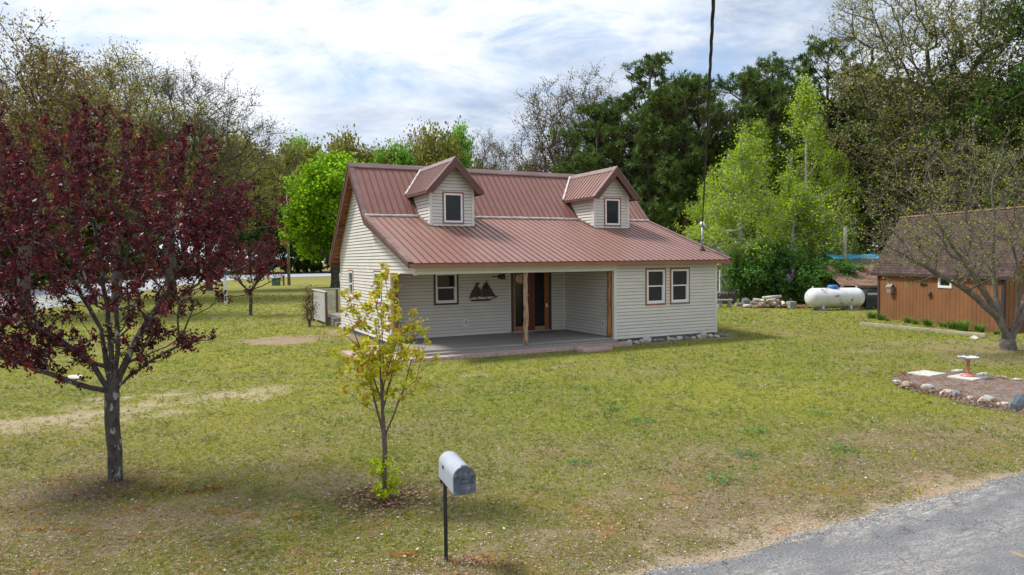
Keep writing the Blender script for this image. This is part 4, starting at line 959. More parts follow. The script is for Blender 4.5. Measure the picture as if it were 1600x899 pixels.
def tubes(P0, P1, r0, r1, D0, D1, k):
    """frusta with rings perpendicular to D0 / D1"""
    n = len(P0); ref = np.where(np.abs(D1[:, 2:3]) < 0.9, np.array([[0, 0, 1.0]]), np.array([[1.0, 0, 0]]))
    V = np.zeros((n, 2, k, 3)); t = np.arange(k) * 2 * np.pi / k
    for e, (P, r, D) in enumerate(((P0, r0, D0), (P1, r1, D1))):
        a = nrm(np.cross(ref, D)); b = np.cross(D, a)
        V[:, e] = P[:, None] + r[:, None, None] * (a[:, None] * np.cos(t)[None, :, None] + b[:, None] * np.sin(t)[None, :, None])
    base = (np.arange(n) * 2 * k)[:, None]; j = np.arange(k)[None]; j2 = (j + 1) % k
    F = np.stack([base + j, base + j2, base + k + j2, base + k + j], -1).reshape(-1, 4)
    return V.reshape(-1, 3), F
def make_tree(name, label, cat, group, base, trunk, tips, seed, RB, rt, bark, leafm, cols, nleaf, llen, lw, spread, twigs=3, twl=0.5, alpha=0.25, step=0.5, lift=0.12, jit=0.05,
              tuft=False, up=0.3, rt2=None, tipleaf=True, sides=(8, 5, 3), drop=1.5, cluster_var=0.25, flare=1.35, foliage='crown', hangdown=0.0, limbs=()):
    r = np.random.RandomState(seed + 1000); tips = np.asarray(tips, float)
    P, PA, ends = skeleton(trunk, tips, seed, alpha, step, lift, jit, drop, limbs); rad, wgt = radii(P, PA, rt, RB)
    # twigs
    tw0, tw1 = [], []
    cen = P[ends].mean(0)
    E = np.repeat(P[ends], twigs, 0); out_ = nrm(E - cen); dirs = nrm(nrm(r.randn(*E.shape)) * 0.9 + out_ * 0.55 + np.array([0, 0, up])); ln = twl * (0.4 + 0.8 * r.rand(len(E)))
    T1 = E + dirs * ln[:, None]
    i = np.arange(1, len(P)); p = PA[1:]; D = nrm(P[i] - P[p]); Dp = np.concatenate([D[:1], D]); D0 = nrm(Dp[np.maximum(p, 0)] + D * 0.6) ; D0[p == 0] = D[p == 0]
    r1 = rad[i]; r0 = np.minimum(rad[p], r1 * 1.22)
    istr = r1 > RB * 0.28; r0 = np.where(istr, np.minimum(rad[p], r1 * 1.75), r0)
    if flare: f = p == 0; r0[f] = RB * flare
    Vs, Fs, off = [], [], 0
    thick = r1 > RB * 0.22; mid = (~thick) & (r1 > rt * 2.2); thin = ~(thick | mid)
    for msk, k in ((thick, sides[0]), (mid, sides[1]), (thin, sides[2])):
        if msk.any(): v, f = tubes(P[p][msk], P[i][msk], r0[msk], r1[msk], D0[msk], D[msk], k); Vs.append(v); Fs.append(f + off); off += len(v)
    rt2 = rt2 or rt * 0.6
    if twigs: v, f = tubes(E, T1, np.full(len(E), rt2), np.full(len(E), rt2 * 0.5), dirs, dirs, 3); Vs.append(v); Fs.append(f + off)
    root = empty(name, tuple(base), label=label, cat=cat, group=group)
    np_mesh('trunk', np.concatenate(Vs), np.concatenate(Fs), bark, root, smooth=True)
    # leaves
    if twigs: hosts0, hosts1 = E, T1
    else: hosts0 = P[PA[ends]]; hosts1 = P[ends]
    if nleaf <= 0: return root
    m = len(hosts0) * nleaf; hi = np.repeat(np.arange(len(hosts0)), nleaf)
    t = r.rand(m) ** 0.7; c = hosts0[hi] + (hosts1[hi] - hosts0[hi]) * t[:, None] + r.randn(m, 3) * spread
    axis_ = nrm(hosts1 - hosts0)[hi]
    if tuft:
        c = hosts1[hi] + 0; d = nrm(axis_ * 0.55 + r.randn(m, 3) * 0.8 + np.array([0, 0, 0.30])); l = llen * (0.7 + 0.5 * r.rand(m)); c = c + d * (l / 2)[:, None] - axis_ * (r.rand(m) * spread)[:, None]
    else:
        d = nrm(axis_ * 0.5 + r.randn(m, 3) + np.array([0, 0, -hangdown])); l = llen * (0.6 + 0.7 * r.rand(m))
    nn = nrm(r.randn(m, 3) + np.array([0, 0, 0.9])); s = nrm(np.cross(nn, d)); V, F = leaf_verts(c, d, s, l, l * lw)
    cl = np.array(cols, float); cv = 1 + cluster_var * (r.rand(len(hosts0)) - 0.5) * 2
    k1 = r.rand(m)[:, None]; a = cl[r.randint(0, len(cl), m)]; b = cl[r.randint(0, len(cl), m)]
    cc = (a * k1 + b * (1 - k1)) * cv[hi][:, None] * (0.8 + 0.4 * r.rand(m))[:, None]
    np_mesh(foliage, V, F, leafm, root, colors=np.repeat(cc, 4, 0))
    return root
def lobes(n, L_, seed, shell=0.35):
    """n points in a union of ellipsoids [(cx,cy,cz,rx,ry,rz)], biased to the outside"""
    r = np.random.RandomState(seed); L_ = np.array(L_, float); vol = L_[:, 3] * L_[:, 4] * L_[:, 5]; k = r.choice(len(L_), n, p=vol / vol.sum())
    d = nrm(r.randn(n, 3)); q = (r.rand(n) ** shell)[:, None]; return L_[k, :3] + d * q * L_[k, 3:]
PLUMC = [(0.075, 0.011, 0.020), (0.125, 0.016, 0.022), (0.042, 0.009, 0.018), (0.26, 0.032, 0.022), (0.055, 0.012, 0.024), (0.10, 0.014, 0.030)]
# big purple plum in front
tp = lobes(330, [(-.25, 0, 2.75, 1.75, 1.4, 1.05), (.0, .1, 3.4, 1.0, .9, .85), (-1.5, -.2, 2.2, 1.1, .9, .75), (.8, .1, 2.75, .85, .8, .75), (-1.6, .2, 2.9, .9, .9, .8)], 21, .5)
tp = np.concatenate([tp, lobes(70, [(-1.1, -.1, 1.75, 1.1, .6, .35)], 22, .5), lobes(30, [(.5, .1, 1.9, .6, .5, .4)], 23, .5)])
rr_ = np.random.RandomState(2); sp = []
for k in range(72):   # upright shoots poking out of the crown
    a = rr_.rand() * 6.28; q = rr_.rand() ** .5 * 1.95; x, y = -.12 + q * math.cos(a), q * math.sin(a) * .8; zt = 3.05 + 1.75 * math.sqrt(max(0, 1 - (q / 2.15) ** 2)) ** 1.7 + rr_.uniform(-.3, .3); dx, dy = math.cos(a) * q * .04, math.sin(a) * q * .04
    for j in range(6): sp.append((x + dx * j, y + dy * j, zt - .85 + j * .17))
for k in range(12):   # long side shoots on the right
    z = rr_.uniform(2.6, 3.4); x, y = 1.2, rr_.uniform(-.6, .6); ex = rr_.uniform(.3, .75)
    for j in range(5): sp.append((x + ex * j / 4, y, z + .10 * j))
for j in range(6): sp.append((.35 + .21 * j, -.2, 1.45 + .35 * math.sin(j * .35) + .02 * j))
for j in range(5): sp.append((-.25 - .13 * j, -.3, 1.35 + .05 * j))
tp = np.concatenate([tp, np.array(sp)]); tp = tp[tp[:, 2] > 1.25]
PL_ = [[(0, 0, 1.15), (-.22, -.02, 1.55), (-.65, -.1, 1.95), (-1.25, -.2, 2.25), (-1.9, -.2, 2.5)], [(0, 0, 1.2), (-.05, .1, 1.8), (-.15, .15, 2.6), (-.3, .2, 3.5)], [(.02, 0, 1.2), (.12, -.05, 1.75), (.15, -.1, 2.4), (.4, -.1, 3.3)], [(.02, 0, 1.25), (.3, .1, 1.9), (.75, .15, 2.6), (1.1, .2, 3.1)], [(0, 0, 1.2), (-.3, .3, 2.0), (-.9, .5, 2.9)]]
make_tree('plum_tree', 'large purple leaved plum tree nearest the camera on the front lawn', 'tree', 'purple leaved trees', (*PLUM, gzf(*PLUM)), [(0, 0, -.15), (.01, 0, .4), (-.02, 0, .8), (.0, .0, 1.2)], tp, 21, .092, .0055, 'bark_plum', 'leafglossy', PLUMC, 16, .058, .48, .026,
          twigs=3, twl=.16, alpha=.35, step=.16, lift=.15, jit=.06, up=.8, drop=1.0, cluster_var=.5, flare=1.5, limbs=PL_)
# low bare arching shoot with a leaf tuft on the right of the plum
# small purple plum far back
tp = lobes(300, [(0, 0, 2.9, 1.85, 1.5, 1.15), (.9, 0, 2.5, 1.2, 1, .7), (-.9, 0, 2.7, 1.1, 1, .7)], 5, .45)
make_tree('plum_tree', 'small purple leaved plum tree on the side lawn beyond the house corner', 'tree', 'purple leaved trees', (-14.2, 37.6, 0), [(0, 0, -.1), (.03, 0, .7), (0, 0, 1.25)], tp, 6, .095, .008, 'bark_plum', 'leaf', [(0.13, 0.025, 0.03), (0.09, 0.02, 0.028), (0.18, 0.04, 0.04)], 7, .085, .5, .05,
          twigs=3, twl=.30, alpha=.3, step=.25, up=.5, jit=.06, rt2=.006)
# yellow green sapling
SLB = [[(0, 0, .72 + .12 * k), (.10 * math.cos(k * 2.4), .08 * math.sin(k * 2.4), .95 + .13 * k), (.26 * math.cos(k * 2.4), .2 * math.sin(k * 2.4), 1.35 + .13 * k), (.36 * math.cos(k * 2.4), .28 * math.sin(k * 2.4), 1.7 + .12 * k)] for k in range(7)]
tp = lobes(135, [(0, 0, 2.1, .47, .42, .60), (.14, 0, 1.7, .52, .5, .45), (-.12, 0, 1.6, .48, .42, .5), (-.02, 0, 2.6, .18, .16, .28)], 31, .4)
make_tree('sapling', 'slender yellow green sapling with coppery new leaves behind the mailbox', 'tree', None, (*SAP, gzf(*SAP)), [(0, 0, -.1), (.02, 0, .6), (0, 0, 1.1), (.02, 0, 1.7), (.0, 0, 2.3)], tp, 31, .030, .0032, 'bark_sapling', 'leaf', [(0.52, 0.56, 0.02), (0.42, 0.50, 0.02), (0.60, 0.60, 0.04), (0.50, 0.27, 0.10), (0.54, 0.58, 0.03), (0.50, 0.36, 0.06)], 11, .058, .66, .024,
          twigs=2, twl=.12, alpha=.2, step=.10, lift=.2, jit=.05, up=.7, hangdown=.3, drop=3.0, cluster_var=.25, flare=1.2, limbs=SLB)
tp = np.array([(.05 * math.cos(a) * (1 + k % 3), .05 * math.sin(a) * (1 + k % 2), .12 + .045 * (k % 9)) for k, a in enumerate(np.linspace(0, 17, 30))]); tp[:, 0] += (tp[:, 2] - .2) * .15
make_tree('basal_shoots', 'bright green leafy shoots sprouting at the foot of the sapling', 'shrub', None, (SAP[0] + .01, SAP[1] - .03, gzf(*SAP)), [(0, 0, -.05), (0, 0, .04), (0, .0, .08)], tp, 33, .008, .0025, 'bark_sapling', 'leaf', [(0.42, 0.58, 0.02), (0.55, 0.62, 0.03)], 8, .05, .65, .02, twigs=2, twl=.06, step=.06, flare=1)

# far maple, bright lime
tp = lobes(420, [(0, 0, 9.2, 5.2, 5, 4.6), (-2.2, 0, 6.2, 3.6, 3.6, 2.8), (2, 0, 7, 4, 4, 3.2), (.5, 0, 12.3, 2.6, 2.6, 2.2)], 41, .4); tp = tp[tp[:, 2] > 3.3]
make_tree('maple_tree', 'rounded bright lime green maple just left of the house gable', 'tree', None, (-19.6, 77.0, 0), [(0, 0, -.3), (0, 0, 2), (.1, 0, 4), (.1, 0, 6.5)], tp, 41, .46, .035, 'bark_plum', 'leaf', [(0.27, 0.46, 0.025), (0.33, 0.54, 0.03), (0.19, 0.36, 0.02)], 17, .36, .75, .38, twigs=4, twl=.95, step=.8, up=.4, cluster_var=.45)

# oaks: prototypes copied
OAKC = [(0.27, 0.21, 0.07), (0.21, 0.18, 0.06), (0.31, 0.25, 0.08), (0.18, 0.14, 0.06)]
def oak_proto(seed, H, W, trunk, cols, nleaf, llen, ntip, spread=.25, shape=None):
    L_ = shape or [(0, 0, H * .66, W * .5, W * .45, H * .26), (-W * .2, 0, H * .55, W * .35, W * .35, H * .22), (W * .22, 0, H * .6, W * .34, W * .34, H * .24), (0, 0, H * .85, W * .3, W * .3, H * .14)]
    tp = lobes(ntip, L_, seed, .55)
    return tp
def oak(name, label, x, y, H, W, seed, cols=OAKC, nleaf=5, llen=.17, ntip=560, lean=0.0, group='budding oaks round the garden', R=.42, twl=1.25, shape=None, twigs=5, lw=.6, spread=.22):
    tp = oak_proto(seed, H, W, None, cols, nleaf, llen, ntip, shape=shape); tp[:, 0] += lean * tp[:, 2] * .5
    return make_tree(name, label, 'tree', group, (x, y, 0), [(0, 0, -.3), (lean * H * .05, 0, H * .12), (lean * H * .15, 0, H * .30), (lean * H * .25, 0, H * .45)], tp, seed, R, .028, 'bark_oak', 'leaf', cols, nleaf, llen, lw, spread,
                     twigs=twigs, twl=twl, step=.9, alpha=.22, up=.35, lift=.12, jit=.07, rt2=.016, sides=(7, 4, 3), cluster_var=.3)
GRN = [(0.10, 0.12, 0.03), (0.14, 0.15, 0.04), (0.08, 0.085, 0.03), (0.17, 0.13, 0.05)]
o1 = oak('oak_tree', 'tall half bare oak with the highest crown at the left edge', -28.0, 39.8, 16.8, 11.5, 51, R=.33, lean=.10, nleaf=9, twl=1.0)
o2 = oak('oak_tree', 'broad half bare grey oak right of the purple plum crown', -28.5, 58, 20.5, 19, 52, cols=[(0.17, 0.16, 0.07), (0.22, 0.20, 0.07), (0.13, 0.12, 0.07)], nleaf=7, llen=.14, ntip=700, R=.45, twigs=6)
o3 = oak('oak_tree', 'olive leaved oak between the two half bare oaks on the left', -31.6, 55.5, 20, 15, 53, cols=[(0.32, 0.31, 0.07), (0.25, 0.26, 0.06), (0.38, 0.35, 0.08)], nleaf=11, R=.36)
def place(proto, x, y, rz, sc, label, group=None, z=0):
    c = copy_tree(proto); c.location = (x, y, z); c.rotation_euler = (0, 0, rz); c.scale = (sc[0], sc[0], sc[1]) if hasattr(sc, '__len__') else (sc, sc, sc); c['label'] = label
    if group: c['group'] = group
    return c
place(o3, -58, 74, 1.9, 1.25, 'olive leaved oak at the far left edge behind the purple plum')
place(o3, -31.0, 71, 3.9, .90, 'olive leaved oak standing behind the broad grey oak')
# middle oaks behind the roof
o4 = oak('oak_tree', 'tall half bare oak standing between the two dormers and the pines', 5.2, 66, 20.8, 11.5, 54, cols=[(0.17, 0.135, 0.06), (0.14, 0.12, 0.05), (0.21, 0.17, 0.07)], nleaf=7, llen=.16, ntip=660, R=.36, twigs=5,
         shape=[(0, 0, 13, 5.2, 4, 5.5), (2.2, 0, 16.5, 3.2, 3, 3.8), (-2.2, 0, 16, 2.6, 2.6, 3.6), (-2, 0, 10, 4, 3.5, 3.5), (2.0, 0, 10, 4, 4, 3)])
place(o4, 17.8, 68, 2.2, .97, 'half bare oak whose top shows above the pines behind the cable')
o5 = place(o4, -1.9, 80, 4.0, (.66, .85), 'smaller half bare oak right of the left dormer peak')
place(o4, 2.2, 86, 1.1, (.8, .78), 'low half bare oak behind the middle of the roof ridge')
# right hand oaks
o6 = oak('oak_tree', 'great multi stemmed oak rising behind the brown shed', 28.5, 47, 23.5, 17, 55, cols=[(0.34, 0.35, 0.10), (0.26, 0.27, 0.08), (0.40, 0.37, 0.12), (0.22, 0.22, 0.07)], nleaf=7, llen=.17, ntip=760, R=.5, lean=-.03,
         shape=[(-3, 0, 12, 5, 4.5, 5), (3, 0, 13, 5, 5, 6), (0, 0, 18, 6, 5, 4.5), (-3.5, 0, 17, 4, 4, 4), (4.5, 0, 18.5, 4, 4, 4), (0, 0, 9, 6, 5, 3)])
o7 = oak('oak_tree', 'dark green leaved tree at the upper right edge', 34.0, 45, 20, 13, 56, cols=[(0.08, 0.16, 0.03), (0.11, 0.20, 0.035), (0.06, 0.11, 0.03)], nleaf=16, llen=.24, ntip=420, R=.4)
place(o6, 43, 66, 1.7, .85, 'olive oak behind the dark green tree at the right edge')

# pines
PINEK = 1.25
PINEC = [(0.068, 0.128, 0.033), (0.053, 0.098, 0.030), (0.105, 0.165, 0.038), (0.135, 0.173, 0.045)]
PINEC = [tuple(v * PINEK for v in c_) for c_ in PINEC]
def pine(label, x, y, H, W, seed, cb=.32, dens=1.0):
    r = np.random.RandomState(seed); tips = []
    z = H * cb
    while z < H - .6:
        t = (z - H * cb) / (H * (1 - cb)); Lb = W * .5 * (1 - t ** 2.2) ** .8 * (.75 + .5 * r.rand()) * (0.55 + .45 * min(1, t * 4 + .2)) + .35
        for k in range(r.randint(2, 5)):
            a = r.rand() * 6.283; n = max(2, int(Lb / .75)); L2 = Lb * (.65 + .5 * r.rand())
            for j in range(n):
                f = .45 + .6 * (j + 1) / n; q = L2 * f
                for m_ in range(3): tips.append((q * math.cos(a) + r.randn() * .38, q * math.sin(a) + r.randn() * .38, z + q * .22 + r.randn() * .28))
        z += .62
    for m_ in range(16): tips.append((r.randn() * .45, r.randn() * .45, H - .2 - 1.2 * r.rand()))
    return make_tree('pine_tree', label, 'tree', 'tall dark pines behind the house', (x, y, 0), [(0, 0, -.3), (.1, 0, H * .3), (.0, 0, H * .6), (.05, 0, H * .95)], tips, seed, .27, .03, 'bark_pine', 'needle', PINEC, 17, .36, .17, .10,
                     twigs=3, twl=.38, step=.8, alpha=.5, lift=.25, jit=.06, tuft=True, up=.6, drop=.4, rt2=.02, sides=(8, 4, 3), cluster_var=.45, flare=1.2)
pn = ['leftmost of the pines behind the right dormer', 'second pine from the left, behind the right dormer', 'tallest centre pine above the right dormer', 'fourth pine from the left, right of the dormer peak',
      'pine just left of the overhead cable', 'pine behind the overhead cable', 'pine between the cable and the aspens', 'tallest pine rising behind the aspens', 'pine at the right of the aspens beside the great oak', 'dark pine behind the left edge of the brown shed']
pa = pine('dark long needled ' + pn[2], 10.9, 55, 18.6, 7.5, 61); pb = pine('dark long needled ' + pn[7], 26.2, 58, 20.6, 8.5, 62, cb=.30); pc = pine('dark long needled ' + pn[0], 7.2, 58, 15.6, 7.5, 63)
for (pr, x, y, rz, sc, i) in ((pb, 9.0, 60, 1.1, .80, 1), (pc, 13.6, 54, 2.0, (1.0, 1.05), 3), (pa, 15.6, 58, 3.3, .96, 4), (pc, 17.8, 53, 4.4, 1.08, 5), (pb, 20.9, 56, .6, .90, 6), (pa, 30.2, 60, 5.1, (1.15, 1.02), 8), (pb, 28.6, 53, 2.6, (1.1, .78), 9)):
    place(pr, x, y, rz, sc, 'dark long needled ' + pn[i])
for i, (pr, x, y, rz, sc) in enumerate(((pa, 23.5, 64, 3.9, .98), (pb, 13.5, 68, 5.0, .86), (pc, 33, 66, .9, 1.2))):
    place(pr, x, y, rz, sc, ['dark pine at the back, seen between the aspen tops', 'dark pine at the back, behind the centre pines', 'dark pine at the back, behind the great oak'][i])

# aspens
ASPC = [(0.38, 0.55, 0.03), (0.46, 0.60, 0.04), (0.28, 0.42, 0.03)]
def aspen(label, x, y, H, W, seed, n=230):
    r = np.random.RandomState(seed); nb = 44; bz = H * (.20 + .76 * np.sort(r.rand(nb))); t = bz / H; bq = W * .5 * (.45 + .6 * r.rand(nb)) * np.clip(1.35 * (1 - t) ** .8, .08, 1); ba = r.rand(nb) * 6.283
    k = r.randint(0, nb, n); f = .35 + .65 * r.rand(n); q = bq[k] * f; a = ba[k] + r.randn(n) * .22; z = bz[k] + (f - .6) * bq[k] * .55 + r.randn(n) * .30
    tips = np.stack([q * np.cos(a), q * np.sin(a), z], 1)
    return make_tree('aspen_tree', label, 'tree', 'lime green aspens behind the lilac', (x, y, 0), [(0, 0, -.2), (.1, 0, H * .3), (-.05, 0, H * .6), (.05, 0, H * .93)], tips, seed, .13, .014, 'bark_aspen', 'leaf', ASPC, 5, .145, .8, .20,
                     twigs=4, twl=.62, step=.6, alpha=.1, lift=.25, jit=.05, up=.6, drop=2.5, rt2=.011, cluster_var=.25, flare=1.1)
a1 = aspen('tallest lime green aspen, its tip highest against the dark pines', 19.9, 47, 14.6, 7.0, 71, 460); a2 = aspen('lime green aspen with a pale trunk just right of the roof corner', 14.6, 44.6, 11.2, 7.4, 72, 460)
for i, (p_, x, y, rz, sc, lb) in enumerate(((a1, 17.4, 49, 2.0, (.95, .83), 'lime green aspen between the roof corner aspen and the tallest one'), (a2, 21.8, 49, 1.0, (.95, 1.02), 'lime green aspen just right of the tallest one'),
                                            (a2, 18.6, 46, 3.0, (.9, .80), 'shorter lime green aspen in front of the tallest one, above the lilac'), (a1, 23.6, 50.5, 4.2, (.95, .70), 'rightmost lime green aspen above the propane tank'),
                                            (a2, 13.6, 47.5, 5.0, (.8, .78), 'leftmost lime green aspen behind the roof mast'))):
    place(p_, x, y, rz, sc, lb)

# lilac and other shrubs
def shrub(name, label, x, y, W, Dp, H, seed, cols, n=170, nleaf=12, ll=.14, group=None, twl=.35, low=.1, bark='bark_oak', lw=.65):
    tp = lobes(n, [(0, 0, H * .52, W * .5, Dp * .5, H * .42), (-W * .24, 0, H * .38, W * .28, Dp * .4, H * .32), (W * .25, 0, H * .4, W * .27, Dp * .4, H * .34)], seed, .4); tp = tp[tp[:, 2] > low]
    return make_tree(name, label, 'shrub', group, (x, y, 0), [(0, 0, -.1), (0, 0, .15), (0, 0, .3)], tp, seed, .06, .008, bark, 'leaf', cols, nleaf, ll, lw, .12, twigs=4, twl=twl, step=.35, alpha=.3, up=.4, drop=.6, rt2=.006, foliage='foliage', cluster_var=.4, flare=1)
DG = [(0.068, 0.143, 0.033), (0.090, 0.195, 0.042), (0.135, 0.255, 0.053), (0.053, 0.105, 0.030)]
DG = [tuple(v * 1.35 for v in c_) for c_ in DG]
l1 = shrub('lilac_shrub', 'big dark green lilac bush behind the firewood heap', 16.1, 43.2, 5.2, 3.4, 4.2, 81, DG, 330, 15, .16, 'dark green lilac bushes'); l2 = shrub('lilac_shrub', 'big dark green lilac bush behind the white propane tank', 19.2, 42.2, 4.4, 3.2, 2.9, 82, DG, 320, 15, .16, 'dark green lilac bushes')
shrub('shrub', 'yellowish green bush at the right end of the lilacs behind the tank', 21.9, 43.5, 2.4, 2.2, 2.5, 83, [(0.13, 0.20, 0.03), (0.18, 0.25, 0.03)], 130, 9, .14)
r = np.random.RandomState(3)
def blossoms(root, pts, nm):
    n = 40; c = np.repeat(np.array(pts), n, 0) + r.randn(len(pts) * n, 3) * np.array([.05, .05, .10]); m_ = len(c); d = nrm(r.randn(m_, 3)); s = nrm(r.randn(m_, 3)); s = nrm(np.cross(s, d)); V, F = leaf_verts(c, d, s, np.full(m_, .07), np.full(m_, .06))
    np_mesh('blossom', V, F, 'leaf', root, colors=np.tile(C3(0.42, 0.28, 0.50), (len(V), 1)))
blossoms(l1, [(.4, -1.75, 1.7), (.52, -1.7, 1.5), (.7, -1.7, 1.95)], 'a')
shrub('shrub', 'low yellow green bush beside the pale aspen trunk', 15.3, 43.0, 1.4, 1.2, 1.3, 84, [(0.15, 0.24, 0.03), (0.10, 0.17, 0.03)], 70, 9, .12)
shrub('shrub', 'pale green bush against the white fence by the roof corner', 13.6, 45.6, 1.8, 1.4, 3.3, 85, [(0.22, 0.30, 0.09), (0.15, 0.22, 0.07)], 60, 4, .12)
shrub('dead_shrub', 'browned narrow shrub growing against the white lattice panel', -9.05, 30.9, .48, .45, 1.9, 86, [(0.16, 0.10, 0.055), (0.09, 0.095, 0.035), (0.22, 0.14, 0.07)], 60, 5, .09, None, .18, lw=.3)

# apple tree on the right
AL_ = [[(-.03, 0, .30), (-.4, -.1, .95), (-1.1, -.2, 1.6), (-2.2, -.4, 2.25), (-3.5, -.5, 2.9), (-4.6, -.6, 3.5)], [(-.03, 0, .3), (-.35, .1, 1.2), (-.9, .2, 2.2), (-1.8, .3, 3.5), (-2.6, .3, 4.9)], [(-.03, 0, .3), (-.15, .3, 1.3), (-.2, .5, 2.6), (-.1, .6, 4.2)],
       [(-.03, 0, .3), (.1, -.2, 1.2), (.0, -.4, 2.2), (-.4, -.5, 3.6)], [(-.02, 0, .25), (.5, .1, 1.1), (1.2, .2, 2.2), (2.0, .2, 3.6)], [(-.02, 0, .3), (.3, -.1, 1.4), (.8, -.2, 2.8), (1.0, -.2, 4.4)]]
tp = lobes(900, [(-1.6, -.6, 3.2, 2.9, 2.4, 1.5), (.8, .3, 4.2, 3.0, 2.4, 1.8), (-2.8, -.6, 4.0, 1.9, 1.6, 1.2), (-.3, 0, 5.6, 2.8, 2, 1.4), (2.4, 0, 3.6, 2, 2, 1.6), (-3.3, -.8, 2.6, 1.2, 1.2, .7), (-3.9, -.6, 3.8, 1.5, 1.4, 1.3), (-2.0, 0, 5.2, 1.8, 1.6, 1.1)], 91, .5); tp = tp[tp[:, 2] > 1.9]
make_tree('apple_tree', 'old spreading fruit tree with sparse yellow green buds at the right', 'tree', None, (*APPLE, 0), [(0, 0, -.2), (-.01, 0, .08), (-.03, 0, .22), (-.04, 0, .36)], tp, 91, .22, .0075, 'bark_apple', 'leaf', [(0.36, 0.40, 0.04), (0.28, 0.32, 0.04), (0.42, 0.44, 0.06)], 2, .058, .6, .05,
          twigs=5, twl=.50, step=.3, alpha=.42, lift=.05, jit=.10, up=.5, drop=.55, rt2=.0048, flare=1.35, sides=(9, 5, 3), limbs=AL_)

# woods beyond: individual trees along the far road and behind everything
def wood_proto(label, H, W, seed, cols, nleaf, llen, ntip=150, x=0, y=0, bare=False, cyl=False):
    L_ = [(0, 0, H * .60, W * .5, W * .5, H * .36), (-W * .2, 0, H * .45, W * .36, W * .36, H * .3), (W * .2, 0, H * .5, W * .34, W * .34, H * .3), (0, 0, H * .82, W * .28, W * .28, H * .17)]
    tp = lobes(ntip, L_, seed, .5)
    return make_tree('forest_tree', label, 'tree', 'trees of the woods beyond the road', (x, y, 0), [(0, 0, -.3), (0, 0, H * .3), (.2, 0, H * .6)], tp, seed, .36, .06, 'bark_oak', 'leaf', cols, nleaf, llen, .7, .8, twigs=4, twl=2.2, step=1.5, alpha=.15, up=.9 if bare else .4, jit=.06, rt2=.035, sides=(6, 3, 3), cluster_var=.35)
WO = {'olive': ([(0.235, 0.245, 0.059), (0.313, 0.294, 0.068), (0.175, 0.186, 0.049)], 26, .62, 'olive green tree'), 'green': ([(0.175, 0.373, 0.039), (0.255, 0.490, 0.049), (0.138, 0.274, 0.039)], 30, .62, 'fresh green tree'),
      'brown': ([(0.235, 0.175, 0.088), (0.294, 0.225, 0.099), (0.175, 0.138, 0.078)], 9, .5, 'brownish budding tree'), 'dark': ([(0.099, 0.146, 0.043), (0.138, 0.196, 0.059)], 30, .6, 'dark green tree')}
protos = {}
# (pixel column in the wide photograph is only a planning aid; positions are world metres)
WT = [('olive', -66, 188, 25, 17), ('green', -60, 200, 31, 18), ('olive', -55, 186, 27, 17), ('brown', -48, 205, 30, 15), ('olive', -44, 188, 29, 16), ('green', -49, 178, 20, 15), ('brown', -38, 200, 29, 15), ('olive', -35, 186, 26, 15), ('green', -30, 182, 27, 16),
      ('brown', -25, 196, 33, 15), ('olive', -20, 186, 30, 15), ('green', -14, 196, 33, 13), ('brown', -9, 190, 22, 15), ('olive', -2, 188, 20, 15), ('olive', 6, 192, 20, 15), ('brown', 14, 186, 21, 15), ('olive', 22, 180, 20, 15),
      ('olive', -74, 190, 30, 18), ('brown', -82, 182, 29, 18), ('olive', -90, 168, 28, 18), ('dark', -84, 150, 22, 16), ('olive', -80, 130, 24, 17), ('green', -92, 140, 25, 17), ('olive', -78, 110, 22, 17), ('brown', -72, 94, 21, 16), ('olive', -66, 78, 20, 15), ('dark', -70, 66, 18, 14), ('olive', -60, 60, 18, 13),
      ('olive', -99, 176, 30, 19), ('brown', -110, 160, 30, 18), ('dark', -64, 170, 17, 15), ('dark', -53, 172, 15, 14), ('dark', -40, 176, 15, 14), ('dark', -27, 178, 14, 14), ('dark', -16, 180, 14, 14),
      ('dark', 30, 84, 15, 13), ('dark', 42, 88, 18, 13), ('dark', 20, 84, 13, 12), ('olive', 52, 84, 20, 15), ('dark', 56, 66, 18, 14), ('olive', 46, 72, 20, 15), ('dark', 9, 88, 12, 12), ('green', 44, 54, 16, 12), ('dark', 50, 48, 17, 13), ('olive', 64, 74, 20, 15), ('dark', 36, 74, 14, 12)]
xs = sorted(range(len(WT)), key=lambda i: WT[i][1] / WT[i][2]); rank = {i: k for k, i in enumerate(xs)}
def side_word(px):
    marks = [(-9e9, 'at the far left edge'), (60, 'behind the left part of the plum crown'), (170, 'behind the middle of the plum crown'), (280, 'behind the right part of the plum crown'), (360, 'between the plum crown and the maple'), (430, 'above the left side of the maple'), (490, 'above the right side of the maple'),
             (550, 'above the left end of the roof ridge'), (620, 'above the left dormer'), (700, 'right of the left dormer peak'), (780, 'above the middle of the roof ridge'), (900, 'behind the right dormer and pines'), (1040, 'behind the pines by the cable'), (1130, 'behind the aspens'), (1290, 'behind the blue tarp and light pole'), (1380, 'behind the brown shed'), (1500, 'behind the right part of the brown shed')]
    return [t for a, t in marks if px >= a][-1]
seen = {}
for i in xs:
    kind, x, y, H, W = WT[i]; H *= 1.22 if y > 160 else 1.0; cols, nl, ll, word = WO[kind]; px = 800 + x / y * 1085; dist = 'nearer' if y < 150 else 'distant'
    lab0 = lab = f'{dist} {word} {side_word(px)}'; seen[lab0] = seen.get(lab0, 0) + 1
    if seen[lab0] > 1: lab = ['', 'second ', 'third ', 'fourth '][min(3, seen[lab0] - 1)] + lab0
    if kind not in protos: protos[kind] = (wood_proto(lab, H, W, 200 + len(protos), cols, nl, ll, 170, x, y, kind == 'brown'), H, W)
    else:
        p_, H0, W0 = protos[kind]; place(p_, x, y, (i * 2.4) % 6.28, (W / W0, H / H0), lab)
